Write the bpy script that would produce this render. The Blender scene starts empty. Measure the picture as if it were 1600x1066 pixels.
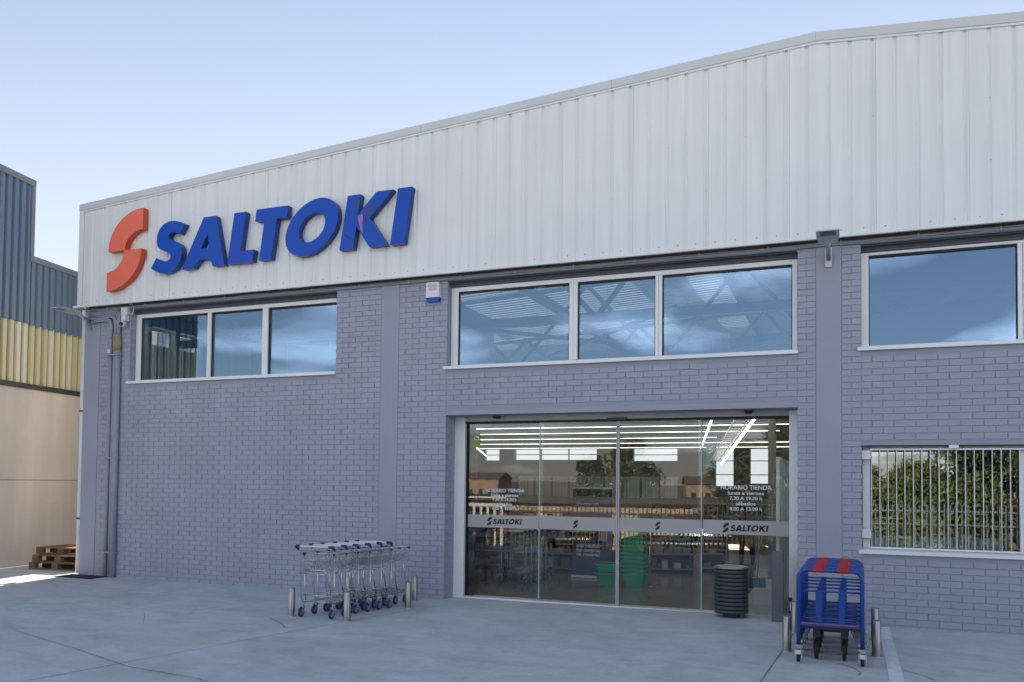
import bpy, bmesh, math, random
from mathutils import Vector, Matrix

R = random.Random(11)
C = bpy.context.scene.collection
PI = math.pi

# ------------------------------------------------------------------ camera
YAW, PITCH, ROLL = 0.378756, 0.032765, -0.010602
c_, s_ = math.cos, math.sin
fw = Vector((-s_(YAW) * c_(PITCH), c_(YAW) * c_(PITCH), s_(PITCH)))
rt = Vector((c_(YAW), s_(YAW), 0))
up = rt.cross(fw)
r2 = rt * c_(ROLL) - up * s_(ROLL)
u2 = up * c_(ROLL) + rt * s_(ROLL)
cam_d = bpy.data.cameras.new('camera')
cam = bpy.data.objects.new('camera', cam_d)
C.objects.link(cam)
CAM = Vector((0, -11.701, 1.82))
M = Matrix((r2, u2, -fw)).transposed().to_4x4()
M.translation = CAM
cam.matrix_world = M
cam_d.sensor_width = 36
cam_d.lens = 1300 / 1600 * 36
cam_d.shift_y = (712.74 - 533) / 1600
cam_d.clip_start = 0.05
cam_d.clip_end = 3000
bpy.context.scene.camera = cam

# ------------------------------------------------------------------ light
CLOUD_SEED = 3.3
SUN_EL = math.radians(27)
SUN_AZ = 0.20            # towards -X from +Y (radians): the sun stands behind the shop
world = bpy.data.worlds.new('World')
bpy.context.scene.world = world
world.use_nodes = True
nt = world.node_tree
nt.nodes.clear()
N = nt.nodes.new
out = N('ShaderNodeOutputWorld')
bg = N('ShaderNodeBackground')
bg.inputs['Strength'].default_value = 0.059
sky = N('ShaderNodeTexSky')
sky.sky_type = 'NISHITA'
sky.sun_disc = False
sky.sun_elevation = SUN_EL
sky.sun_rotation = -SUN_AZ
sky.altitude = 200
sky.air_density = 1.0
sky.dust_density = 0.0
sky.ozone_density = 2.0
tc = N('ShaderNodeTexCoord')
sep = N('ShaderNodeSeparateXYZ')
nt.links.new(tc.outputs['Generated'], sep.inputs[0])
zz = N('ShaderNodeMath'); zz.operation = 'MAXIMUM'; zz.inputs[1].default_value = 0.0
nt.links.new(sep.outputs['Z'], zz.inputs[0])
za = N('ShaderNodeMath'); za.operation = 'ADD'; za.inputs[1].default_value = 0.16
nt.links.new(zz.outputs[0], za.inputs[0])
cx = N('ShaderNodeMath'); cx.operation = 'DIVIDE'
cy = N('ShaderNodeMath'); cy.operation = 'DIVIDE'
nt.links.new(sep.outputs['X'], cx.inputs[0]); nt.links.new(za.outputs[0], cx.inputs[1])
nt.links.new(sep.outputs['Y'], cy.inputs[0]); nt.links.new(za.outputs[0], cy.inputs[1])
cmb = N('ShaderNodeCombineXYZ')
nt.links.new(cx.outputs[0], cmb.inputs[0]); nt.links.new(cy.outputs[0], cmb.inputs[1]); cmb.inputs[2].default_value = CLOUD_SEED
nz = N('ShaderNodeTexNoise'); nz.inputs['Scale'].default_value = 1.35
nz.inputs['Detail'].default_value = 7; nz.inputs['Roughness'].default_value = 0.5
nz.inputs['Distortion'].default_value = 0.25
nt.links.new(cmb.outputs[0], nz.inputs['Vector'])
rmp = N('ShaderNodeMapRange'); rmp.inputs['From Min'].default_value = 0.50; rmp.inputs['From Max'].default_value = 0.68
nt.links.new(nz.outputs['Fac'], rmp.inputs['Value'])
# the photograph's reflections show broken cloud opposite the sun and a clear sky on its side
side = N('ShaderNodeMapRange'); side.inputs['From Min'].default_value = 0.35; side.inputs['From Max'].default_value = -0.4
side.inputs['To Min'].default_value = 0.0; side.inputs['To Max'].default_value = 0.52
nt.links.new(sep.outputs['Y'], side.inputs['Value'])
mm = N('ShaderNodeMath'); mm.operation = 'MULTIPLY'
nt.links.new(rmp.outputs[0], mm.inputs[0]); nt.links.new(side.outputs[0], mm.inputs[1])
mix = N('ShaderNodeMix'); mix.data_type = 'RGBA'
nt.links.new(mm.outputs[0], mix.inputs['Factor'])
tint = N('ShaderNodeVectorMath'); tint.operation = 'MULTIPLY'      # the camera's white balance leans to lilac
tint.inputs[1].default_value = (0.96, 0.79, 0.72)
nt.links.new(sky.outputs[0], tint.inputs[0])
veil = N('ShaderNodeMix'); veil.data_type = 'RGBA'      # pale haze that thickens towards the horizon, more on the sun's side
veil.inputs['B'].default_value = (3.75, 3.9, 4.15, 1)
vz = N('ShaderNodeMath'); vz.operation = 'SUBTRACT'; vz.inputs[0].default_value = 1.0
nt.links.new(zz.outputs[0], vz.inputs[1])
vp = N('ShaderNodeMath'); vp.operation = 'POWER'; vp.inputs[1].default_value = 2.3
nt.links.new(vz.outputs[0], vp.inputs[0])
vs = N('ShaderNodeMapRange'); vs.inputs['From Min'].default_value = 0.0; vs.inputs['From Max'].default_value = 0.95
vs.inputs['To Min'].default_value = 0.72; vs.inputs['To Max'].default_value = 1.45
nt.links.new(sep.outputs['Y'], vs.inputs['Value'])
vm = N('ShaderNodeMath'); vm.operation = 'MULTIPLY'
nt.links.new(vp.outputs[0], vm.inputs[0]); nt.links.new(vs.outputs[0], vm.inputs[1])
nt.links.new(vm.outputs[0], veil.inputs['Factor'])
nt.links.new(tint.outputs[0], veil.inputs['A'])
nt.links.new(veil.outputs['Result'], mix.inputs['A'])
mix.inputs['B'].default_value = (18.5, 19.0, 20.5, 1)
nt.links.new(mix.outputs['Result'], bg.inputs['Color'])
nt.links.new(bg.outputs[0], out.inputs[0])

sun_d = bpy.data.lights.new('sun', 'SUN')
sun_d.energy = 5.0
sun_d.angle = math.radians(0.5)
sun_d.color = (1.0, 0.87, 0.70)
sun = bpy.data.objects.new('sun', sun_d)
C.objects.link(sun)
sd = Vector((-math.sin(SUN_AZ) * math.cos(SUN_EL), math.cos(SUN_AZ) * math.cos(SUN_EL), math.sin(SUN_EL)))
sun.rotation_euler = sd.to_track_quat('Z', 'Y').to_euler()
sun.location = (0, 60, 40)

sc = bpy.context.scene
sc.view_settings.view_transform = 'Standard'
sc.view_settings.look = 'None'
sc.view_settings.gamma = 1
sc.view_settings.exposure = 2.0
sc.view_settings.use_curve_mapping = False
sc.render.engine = 'CYCLES'
cy_ = sc.cycles
cy_.use_denoising = True
cy_.max_bounces = 8
cy_.diffuse_bounces = 3
cy_.glossy_bounces = 4
cy_.transmission_bounces = 4
cy_.transparent_max_bounces = 24
cy_.sample_clamp_indirect = 6
cy_.caustics_reflective = False
cy_.caustics_refractive = False

# ------------------------------------------------------------------ materials
MAT = {}
def principled(name, col, rough=0.6, metal=0.0, noise=None, bump=None, spec=0.5, coat=0.0, objvar=0.0, streak=None, island=0.0):
    """noise=(scale, amount) darkens/lightens the colour; bump=(scale, distance)"""
    m = bpy.data.materials.new(name); m.use_nodes = True
    t = m.node_tree; b = t.nodes['Principled BSDF']
    b.inputs['Base Color'].default_value = (*col, 1)
    b.inputs['Roughness'].default_value = rough
    b.inputs['Metallic'].default_value = metal
    b.inputs['Specular IOR Level'].default_value = spec
    b.inputs['Coat Weight'].default_value = coat
    tcn = t.nodes.new('ShaderNodeTexCoord')
    fac = None
    if noise:
        n = t.nodes.new('ShaderNodeTexNoise'); n.inputs['Scale'].default_value = noise[0]
        n.inputs['Detail'].default_value = 6; n.inputs['Roughness'].default_value = 0.6
        t.links.new(tcn.outputs['Object'], n.inputs['Vector'])
        mr = t.nodes.new('ShaderNodeMapRange')
        mr.inputs['From Min'].default_value = 0.3; mr.inputs['From Max'].default_value = 0.7
        mr.inputs['To Min'].default_value = 1 - noise[1]; mr.inputs['To Max'].default_value = 1 + noise[1]
        t.links.new(n.outputs['Fac'], mr.inputs['Value']); fac = mr.outputs[0]
        rr = t.nodes.new('ShaderNodeMapRange')
        rr.inputs['To Min'].default_value = max(0.02, rough - 0.12); rr.inputs['To Max'].default_value = min(1, rough + 0.12)
        t.links.new(n.outputs['Fac'], rr.inputs['Value']); t.links.new(rr.outputs[0], b.inputs['Roughness'])
    if streak:
        mp = t.nodes.new('ShaderNodeMapping'); mp.inputs['Scale'].default_value = streak[:3]
        t.links.new(tcn.outputs['Object'], mp.inputs['Vector'])
        n2 = t.nodes.new('ShaderNodeTexNoise'); n2.inputs['Scale'].default_value = 1; n2.inputs['Detail'].default_value = 5
        t.links.new(mp.outputs[0], n2.inputs['Vector'])
        m2 = t.nodes.new('ShaderNodeMapRange'); m2.inputs['From Min'].default_value = 0.3; m2.inputs['From Max'].default_value = 0.7
        m2.inputs['To Min'].default_value = 1 - streak[3]; m2.inputs['To Max'].default_value = 1 + streak[3]
        t.links.new(n2.outputs['Fac'], m2.inputs['Value'])
        if fac:
            mu = t.nodes.new('ShaderNodeMath'); mu.operation = 'MULTIPLY'
            t.links.new(fac, mu.inputs[0]); t.links.new(m2.outputs[0], mu.inputs[1]); fac = mu.outputs[0]
        else: fac = m2.outputs[0]
    if objvar:
        oi = t.nodes.new('ShaderNodeObjectInfo')
        m3 = t.nodes.new('ShaderNodeMapRange'); m3.inputs['To Min'].default_value = 1 - objvar; m3.inputs['To Max'].default_value = 1 + objvar
        t.links.new(oi.outputs['Random'], m3.inputs['Value'])
        if fac:
            mu = t.nodes.new('ShaderNodeMath'); mu.operation = 'MULTIPLY'
            t.links.new(fac, mu.inputs[0]); t.links.new(m3.outputs[0], mu.inputs[1]); fac = mu.outputs[0]
        else: fac = m3.outputs[0]
    if island:
        ge = t.nodes.new('ShaderNodeNewGeometry')
        m3 = t.nodes.new('ShaderNodeMapRange'); m3.inputs['To Min'].default_value = 1 - island; m3.inputs['To Max'].default_value = 1 + island
        t.links.new(ge.outputs['Random Per Island'], m3.inputs['Value'])
        if fac:
            mu = t.nodes.new('ShaderNodeMath'); mu.operation = 'MULTIPLY'
            t.links.new(fac, mu.inputs[0]); t.links.new(m3.outputs[0], mu.inputs[1]); fac = mu.outputs[0]
        else: fac = m3.outputs[0]
    if fac:
        vm = t.nodes.new('ShaderNodeVectorMath'); vm.operation = 'SCALE'
        vm.inputs[0].default_value = col
        t.links.new(fac, vm.inputs['Scale']); t.links.new(vm.outputs[0], b.inputs['Base Color'])
    if bump:
        n3 = t.nodes.new('ShaderNodeTexNoise'); n3.inputs['Scale'].default_value = bump[0]; n3.inputs['Detail'].default_value = 5
        t.links.new(tcn.outputs['Object'], n3.inputs['Vector'])
        bp = t.nodes.new('ShaderNodeBump'); bp.inputs['Strength'].default_value = 0.6; bp.inputs['Distance'].default_value = bump[1]
        t.links.new(n3.outputs['Fac'], bp.inputs['Height']); t.links.new(bp.outputs[0], b.inputs['Normal'])
    MAT[name] = m
    return m

def emission(name, col, strength):
    m = bpy.data.materials.new(name); m.use_nodes = True
    t = m.node_tree; t.nodes.clear()
    e = t.nodes.new('ShaderNodeEmission'); e.inputs['Color'].default_value = (*col, 1); e.inputs['Strength'].default_value = strength
    o = t.nodes.new('ShaderNodeOutputMaterial'); t.links.new(e.outputs[0], o.inputs[0])
    MAT[name] = m; return m

def glass(name, f0, tint, rough=0.0, wave=0.0, refl=(0.95, 0.97, 1)):
    """thin architectural glass: clear straight through, mirror reflection by the angle"""
    m = bpy.data.materials.new(name); m.use_nodes = True
    t = m.node_tree; t.nodes.clear()
    lw = t.nodes.new('ShaderNodeLayerWeight'); lw.inputs['Blend'].default_value = 0.5
    pw = t.nodes.new('ShaderNodeMath'); pw.operation = 'POWER'; pw.inputs[1].default_value = 4.0
    t.links.new(lw.outputs['Facing'], pw.inputs[0])
    ma = t.nodes.new('ShaderNodeMath'); ma.operation = 'MULTIPLY_ADD'
    ma.inputs[1].default_value = 1 - f0; ma.inputs[2].default_value = f0
    t.links.new(pw.outputs[0], ma.inputs[0])
    tr = t.nodes.new('ShaderNodeBsdfTransparent'); tr.inputs['Color'].default_value = (*tint, 1)
    gl = t.nodes.new('ShaderNodeBsdfGlossy'); gl.inputs['Roughness'].default_value = rough
    gl.inputs['Color'].default_value = (*refl, 1)
    if wave:
        tcn = t.nodes.new('ShaderNodeTexCoord')
        n = t.nodes.new('ShaderNodeTexNoise'); n.inputs['Scale'].default_value = 0.9; n.inputs['Detail'].default_value = 1
        t.links.new(tcn.outputs['Object'], n.inputs['Vector'])
        bp = t.nodes.new('ShaderNodeBump'); bp.inputs['Distance'].default_value = wave; bp.inputs['Strength'].default_value = 1
        t.links.new(n.outputs['Fac'], bp.inputs['Height']); t.links.new(bp.outputs[0], gl.inputs['Normal'])
    mx = t.nodes.new('ShaderNodeMixShader')
    t.links.new(ma.outputs[0], mx.inputs[0]); t.links.new(tr.outputs[0], mx.inputs[1]); t.links.new(gl.outputs[0], mx.inputs[2])
    o = t.nodes.new('ShaderNodeOutputMaterial'); t.links.new(mx.outputs[0], o.inputs[0])
    MAT[name] = m; return m

def frosted(name, col, clear):
    m = bpy.data.materials.new(name); m.use_nodes = True
    t = m.node_tree; t.nodes.clear()
    d = t.nodes.new('ShaderNodeBsdfDiffuse'); d.inputs['Color'].default_value = (*col, 1)
    tl = t.nodes.new('ShaderNodeBsdfTranslucent'); tl.inputs['Color'].default_value = (*col, 1)
    a = t.nodes.new('ShaderNodeMixShader'); a.inputs[0].default_value = 0.25
    t.links.new(d.outputs[0], a.inputs[1]); t.links.new(tl.outputs[0], a.inputs[2])
    tr = t.nodes.new('ShaderNodeBsdfTransparent')
    mx = t.nodes.new('ShaderNodeMixShader'); mx.inputs[0].default_value = clear
    t.links.new(a.outputs[0], mx.inputs[1]); t.links.new(tr.outputs[0], mx.inputs[2])
    o = t.nodes.new('ShaderNodeOutputMaterial'); t.links.new(mx.outputs[0], o.inputs[0])
    MAT[name] = m; return m

principled('brick_paint', (0.362, 0.385, 0.475), 0.62, noise=(1.1, 0.05), bump=(60, 0.004), objvar=0.025)
principled('brick_paint_mass', (0.362, 0.385, 0.475), 0.62, noise=(1.1, 0.07), bump=(60, 0.004), island=0.02)
principled('mortar_paint', (0.33, 0.35, 0.435), 0.75, noise=(2, 0.06))
principled('render_paint', (0.352, 0.374, 0.462), 0.7, noise=(1.3, 0.05), bump=(90, 0.003))
principled('beam_paint', (0.24, 0.235, 0.27), 0.65, noise=(2, 0.08))
principled('cladding_white', (0.82, 0.845, 0.85), 0.42, noise=(0.6, 0.03), streak=(7, 7, 0.35, 0.05))
principled('coping_grey', (0.66, 0.67, 0.68), 0.45, noise=(1, 0.05))
principled('head_shade', (0.10, 0.10, 0.125), 0.6, noise=(3, 0.1))
principled('soffit_brown', (0.13, 0.09, 0.07), 0.8, noise=(3, 0.2))
principled('screw_dark', (0.07, 0.06, 0.055), 0.6)
principled('alu_white', (0.86, 0.88, 0.89), 0.35, noise=(3, 0.03))
principled('alu_header', (0.45, 0.45, 0.46), 0.4, noise=(3, 0.05))
principled('black_rubber', (0.012, 0.012, 0.013), 0.6)
principled('dark_plastic', (0.02, 0.02, 0.022), 0.35)
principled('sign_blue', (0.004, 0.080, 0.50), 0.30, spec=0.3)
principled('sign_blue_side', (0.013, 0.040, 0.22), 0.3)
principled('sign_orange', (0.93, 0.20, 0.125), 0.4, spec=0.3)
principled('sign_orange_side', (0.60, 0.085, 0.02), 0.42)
principled('steel', (0.36, 0.36, 0.365), 0.38, 1.0, noise=(4, 0.06), streak=(60, 60, 1.5, 0.06))
principled('chrome', (0.62, 0.65, 0.66), 0.22, 1.0, noise=(9, 0.08))
principled('galvanised', (0.50, 0.52, 0.54), 0.38, 0.9, noise=(12, 0.12))
principled('trolley_blue', (0.014, 0.04, 0.19), 0.45)
principled('truck_blue', (0.010, 0.062, 0.30), 0.34, noise=(6, 0.08), coat=0.2)
principled('truck_red', (0.42, 0.018, 0.04), 0.4, noise=(8, 0.08))
principled('truck_orange', (0.45, 0.10, 0.05), 0.5)
principled('white_plastic', (0.75, 0.76, 0.78), 0.4, noise=(6, 0.03))
principled('grey_plastic', (0.52, 0.54, 0.57), 0.5, noise=(4, 0.05))
principled('conduit_grey', (0.33, 0.345, 0.42), 0.5, noise=(5, 0.08))
principled('label_yellow', (0.32, 0.29, 0.11), 0.5, noise=(40, 0.4))
principled('label_green', (0.34, 0.36, 0.05), 0.5)
principled('lime_green', (0.30, 0.33, 0.05), 0.5)
principled('bin_grey', (0.05, 0.055, 0.068), 0.42, noise=(8, 0.08))
principled('post_grey', (0.11, 0.115, 0.135), 0.5, noise=(6, 0.06))
principled('wood', (0.20, 0.12, 0.065), 0.8, noise=(6, 0.2), streak=(4, 30, 30, 0.22), objvar=0.22)
principled('nb_concrete', (0.54, 0.48, 0.44), 0.85, noise=(0.7, 0.10), streak=(2.2, 2.2, 0.15, 0.09), bump=(30, 0.006))
principled('nb_steel', (0.115, 0.17, 0.25), 0.45, noise=(1, 0.05), streak=(3, 3, 0.3, 0.05))
principled('nb_trim', (0.17, 0.18, 0.22), 0.5, noise=(2, 0.05))
principled('nb_dark', (0.03, 0.028, 0.035), 0.6)
principled('tile_floor', (0.36, 0.27, 0.20), 0.17, noise=(0.8, 0.10))
principled('interior_wall', (0.17, 0.20, 0.24), 0.8, noise=(0.5, 0.05))
principled('interior_roof', (0.68, 0.69, 0.69), 0.55, noise=(0.5, 0.06))
principled('truss_steel', (0.12, 0.14, 0.17), 0.5)
principled('shelf_dark', (0.02, 0.022, 0.027), 0.5)
principled('shelf_grey', (0.30, 0.31, 0.33), 0.45)
principled('carton', (0.30, 0.20, 0.12), 0.8, objvar=0.3)
principled('box_white', (0.6, 0.6, 0.6), 0.6, objvar=0.2)
principled('box_red', (0.35, 0.04, 0.03), 0.6, objvar=0.2)
principled('basket_green', (0.0, 0.35, 0.14), 0.35, objvar=0.06)
principled('banner_blue', (0.035, 0.06, 0.13), 0.5, noise=(1.5, 0.12))
principled('print_white', (0.75, 0.77, 0.8), 0.5)
principled('print_bun', (0.42, 0.2, 0.06), 0.5, noise=(20, 0.2))
principled('print_lettuce', (0.3, 0.36, 0.04), 0.5, noise=(30, 0.3))
principled('print_meat', (0.12, 0.03, 0.02), 0.5)
principled('turquoise', (0.0, 0.24, 0.22), 0.5)
principled('dust_teal', (0.0, 0.16, 0.2), 0.4)
principled('cloth_black', (0.012, 0.013, 0.016), 0.85, noise=(30, 0.2))
principled('cloth_navy', (0.02, 0.024, 0.04), 0.85, noise=(30, 0.2))
principled('skin', (0.42, 0.22, 0.15), 0.55)
principled('hair', (0.02, 0.014, 0.01), 0.6)
principled('paint_stripe', (0.72, 0.76, 0.82), 0.7, noise=(7, 0.10), bump=(60, 0.002))
principled('scuff', (0.25, 0.265, 0.28), 0.8, noise=(9, 0.2))
principled('joint_dark', (0.20, 0.21, 0.22), 0.9)
principled('leaf_pine', (0.075, 0.088, 0.022), 0.7, noise=(1.2, 0.35))
principled('leaf_broad', (0.075, 0.085, 0.022), 0.7, noise=(1.2, 0.35))
principled('bark', (0.06, 0.045, 0.035), 0.9, noise=(5, 0.2))
principled('house_cream', (0.52, 0.42, 0.30), 0.85, noise=(0.6, 0.06))
principled('house_ochre', (0.36, 0.25, 0.17), 0.85, noise=(0.6, 0.1))
principled('door_brown', (0.10, 0.045, 0.03), 0.6)
principled('roof_tile', (0.13, 0.09, 0.072), 0.85, noise=(2, 0.15))
principled('window_dark', (0.03, 0.035, 0.04), 0.2)
principled('fence_white', (0.7, 0.68, 0.62), 0.5)
principled('fence_grey', (0.07, 0.075, 0.085), 0.5)
principled('kerb_concrete', (0.30, 0.30, 0.30), 0.85, noise=(1.2, 0.1))
principled('curtain_pale', (0.62, 0.64, 0.62), 0.7, streak=(14, 14, 0.4, 0.12))
principled('partition_teal', (0.42, 0.58, 0.60), 0.5)
principled('mop_grey', (0.35, 0.36, 0.38), 0.6)
emission('tube_glow', (1.0, 0.94, 0.86), 1.5)
glass('window_glass', 0.19, (0.84, 0.90, 0.93), wave=0.0005, refl=(0.52, 0.74, 1.0))   # blue solar-control coating
glass('barred_glass', 0.17, (0.86, 0.90, 0.90), wave=0.0008)
glass('door_glass', 0.050, (0.93, 0.95, 0.94), wave=0.0002)
glass('inner_glass', 0.05, (0.90, 0.95, 0.93))
frosted('frost_band', (0.62, 0.62, 0.62), 0.12)

def fence_translucent():
    m = bpy.data.materials.new('translucent_sheet'); m.use_nodes = True
    t = m.node_tree; b = t.nodes['Principled BSDF']
    tcn = t.nodes.new('ShaderNodeTexCoord'); mp = t.nodes.new('ShaderNodeMapping'); mp.inputs['Scale'].default_value = (7, 7, 0.12)
    t.links.new(tcn.outputs['Object'], mp.inputs['Vector'])
    n = t.nodes.new('ShaderNodeTexNoise'); n.inputs['Scale'].default_value = 1; n.inputs['Detail'].default_value = 3
    t.links.new(mp.outputs[0], n.inputs['Vector'])
    r = t.nodes.new('ShaderNodeValToRGB')
    r.color_ramp.elements[0].position = 0.32; r.color_ramp.elements[0].color = (0.50, 0.42, 0.21, 1)
    r.color_ramp.elements[1].position = 0.70; r.color_ramp.elements[1].color = (0.68, 0.64, 0.50, 1)
    e = r.color_ramp.elements.new(0.5); e.color = (0.58, 0.52, 0.31, 1)
    t.links.new(n.outputs['Fac'], r.inputs[0]); t.links.new(r.outputs[0], b.inputs['Base Color'])
    b.inputs['Roughness'].default_value = 0.45
    MAT['translucent_sheet'] = m
fence_translucent()

def concrete_ground():
    m = bpy.data.materials.new('yard_concrete'); m.use_nodes = True
    t = m.node_tree; b = t.nodes['Principled BSDF']
    tcn = t.nodes.new('ShaderNodeTexCoord')
    def noise(scale, detail, rough=0.6, dist=0.0, vec=None):
        n = t.nodes.new('ShaderNodeTexNoise'); n.inputs['Scale'].default_value = scale; n.inputs['Detail'].default_value = detail
        n.inputs['Roughness'].default_value = rough; n.inputs['Distortion'].default_value = dist
        t.links.new(vec or tcn.outputs['Object'], n.inputs['Vector']); return n.outputs['Fac']
    def mr(v, a, b_, lo, hi):
        x = t.nodes.new('ShaderNodeMapRange'); x.inputs['From Min'].default_value = a; x.inputs['From Max'].default_value = b_
        x.inputs['To Min'].default_value = lo; x.inputs['To Max'].default_value = hi
        t.links.new(v, x.inputs['Value']); return x.outputs[0]
    def mul(a, b_):
        x = t.nodes.new('ShaderNodeMath'); x.operation = 'MULTIPLY'
        t.links.new(a, x.inputs[0]); t.links.new(b_, x.inputs[1]); return x.outputs[0]
    big = mr(noise(0.35, 6, 0.6, 0.4), 0.32, 0.68, 0.93, 1.06)
    med = mr(noise(1.9, 9, 0.72, 0.9), 0.36, 0.60, 0.88, 1.05)
    mp = t.nodes.new('ShaderNodeMapping'); mp.inputs['Scale'].default_value = (0.7, 1.7, 1); mp.inputs['Rotation'].default_value = (0, 0, 0.2)
    t.links.new(tcn.outputs['Object'], mp.inputs['Vector'])
    sweep = mr(noise(1.1, 8, 0.72, 1.2, mp.outputs[0]), 0.38, 0.58, 0.87, 1.03)
    fine = mr(noise(45, 4, 0.7), 0.3, 0.7, 0.93, 1.06)
    spots = mr(noise(5.5, 3, 0.5), 0.68, 0.76, 1.0, 0.86)
    f = mul(mul(mul(big, med), mul(sweep, fine)), spots)
    vm = t.nodes.new('ShaderNodeVectorMath'); vm.operation = 'SCALE'; vm.inputs[0].default_value = (0.56, 0.61, 0.645)
    mp2 = t.nodes.new('ShaderNodeMapping'); mp2.inputs['Scale'].default_value = (1.0, 3.4, 1); mp2.inputs['Rotation'].default_value = (0, 0, -0.5)
    t.links.new(tcn.outputs['Object'], mp2.inputs['Vector'])
    f = mul(f, mr(noise(2.6, 10, 0.75, 1.5, mp2.outputs[0]), 0.58, 0.68, 1.0, 0.84))
    f = mul(f, mr(noise(2.3, 2, 0.5, 0.5), 0.70, 0.80, 1.0, 0.88))
    t.links.new(f, vm.inputs['Scale']); t.links.new(vm.outputs[0], b.inputs['Base Color'])
    t.links.new(mr(noise(0.9, 5), 0.3, 0.7, 0.55, 0.85), b.inputs['Roughness'])
    bp = t.nodes.new('ShaderNodeBump'); bp.inputs['Strength'].default_value = 0.35; bp.inputs['Distance'].default_value = 0.006
    t.links.new(noise(70, 4), bp.inputs['Height']); t.links.new(bp.outputs[0], b.inputs['Normal'])
    MAT['yard_concrete'] = m
concrete_ground()

def rough_field():
    m = principled('field_earth', (0.38, 0.37, 0.35), 0.95, noise=(0.05, 0.3), bump=(0.8, 0.1))
rough_field()

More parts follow.
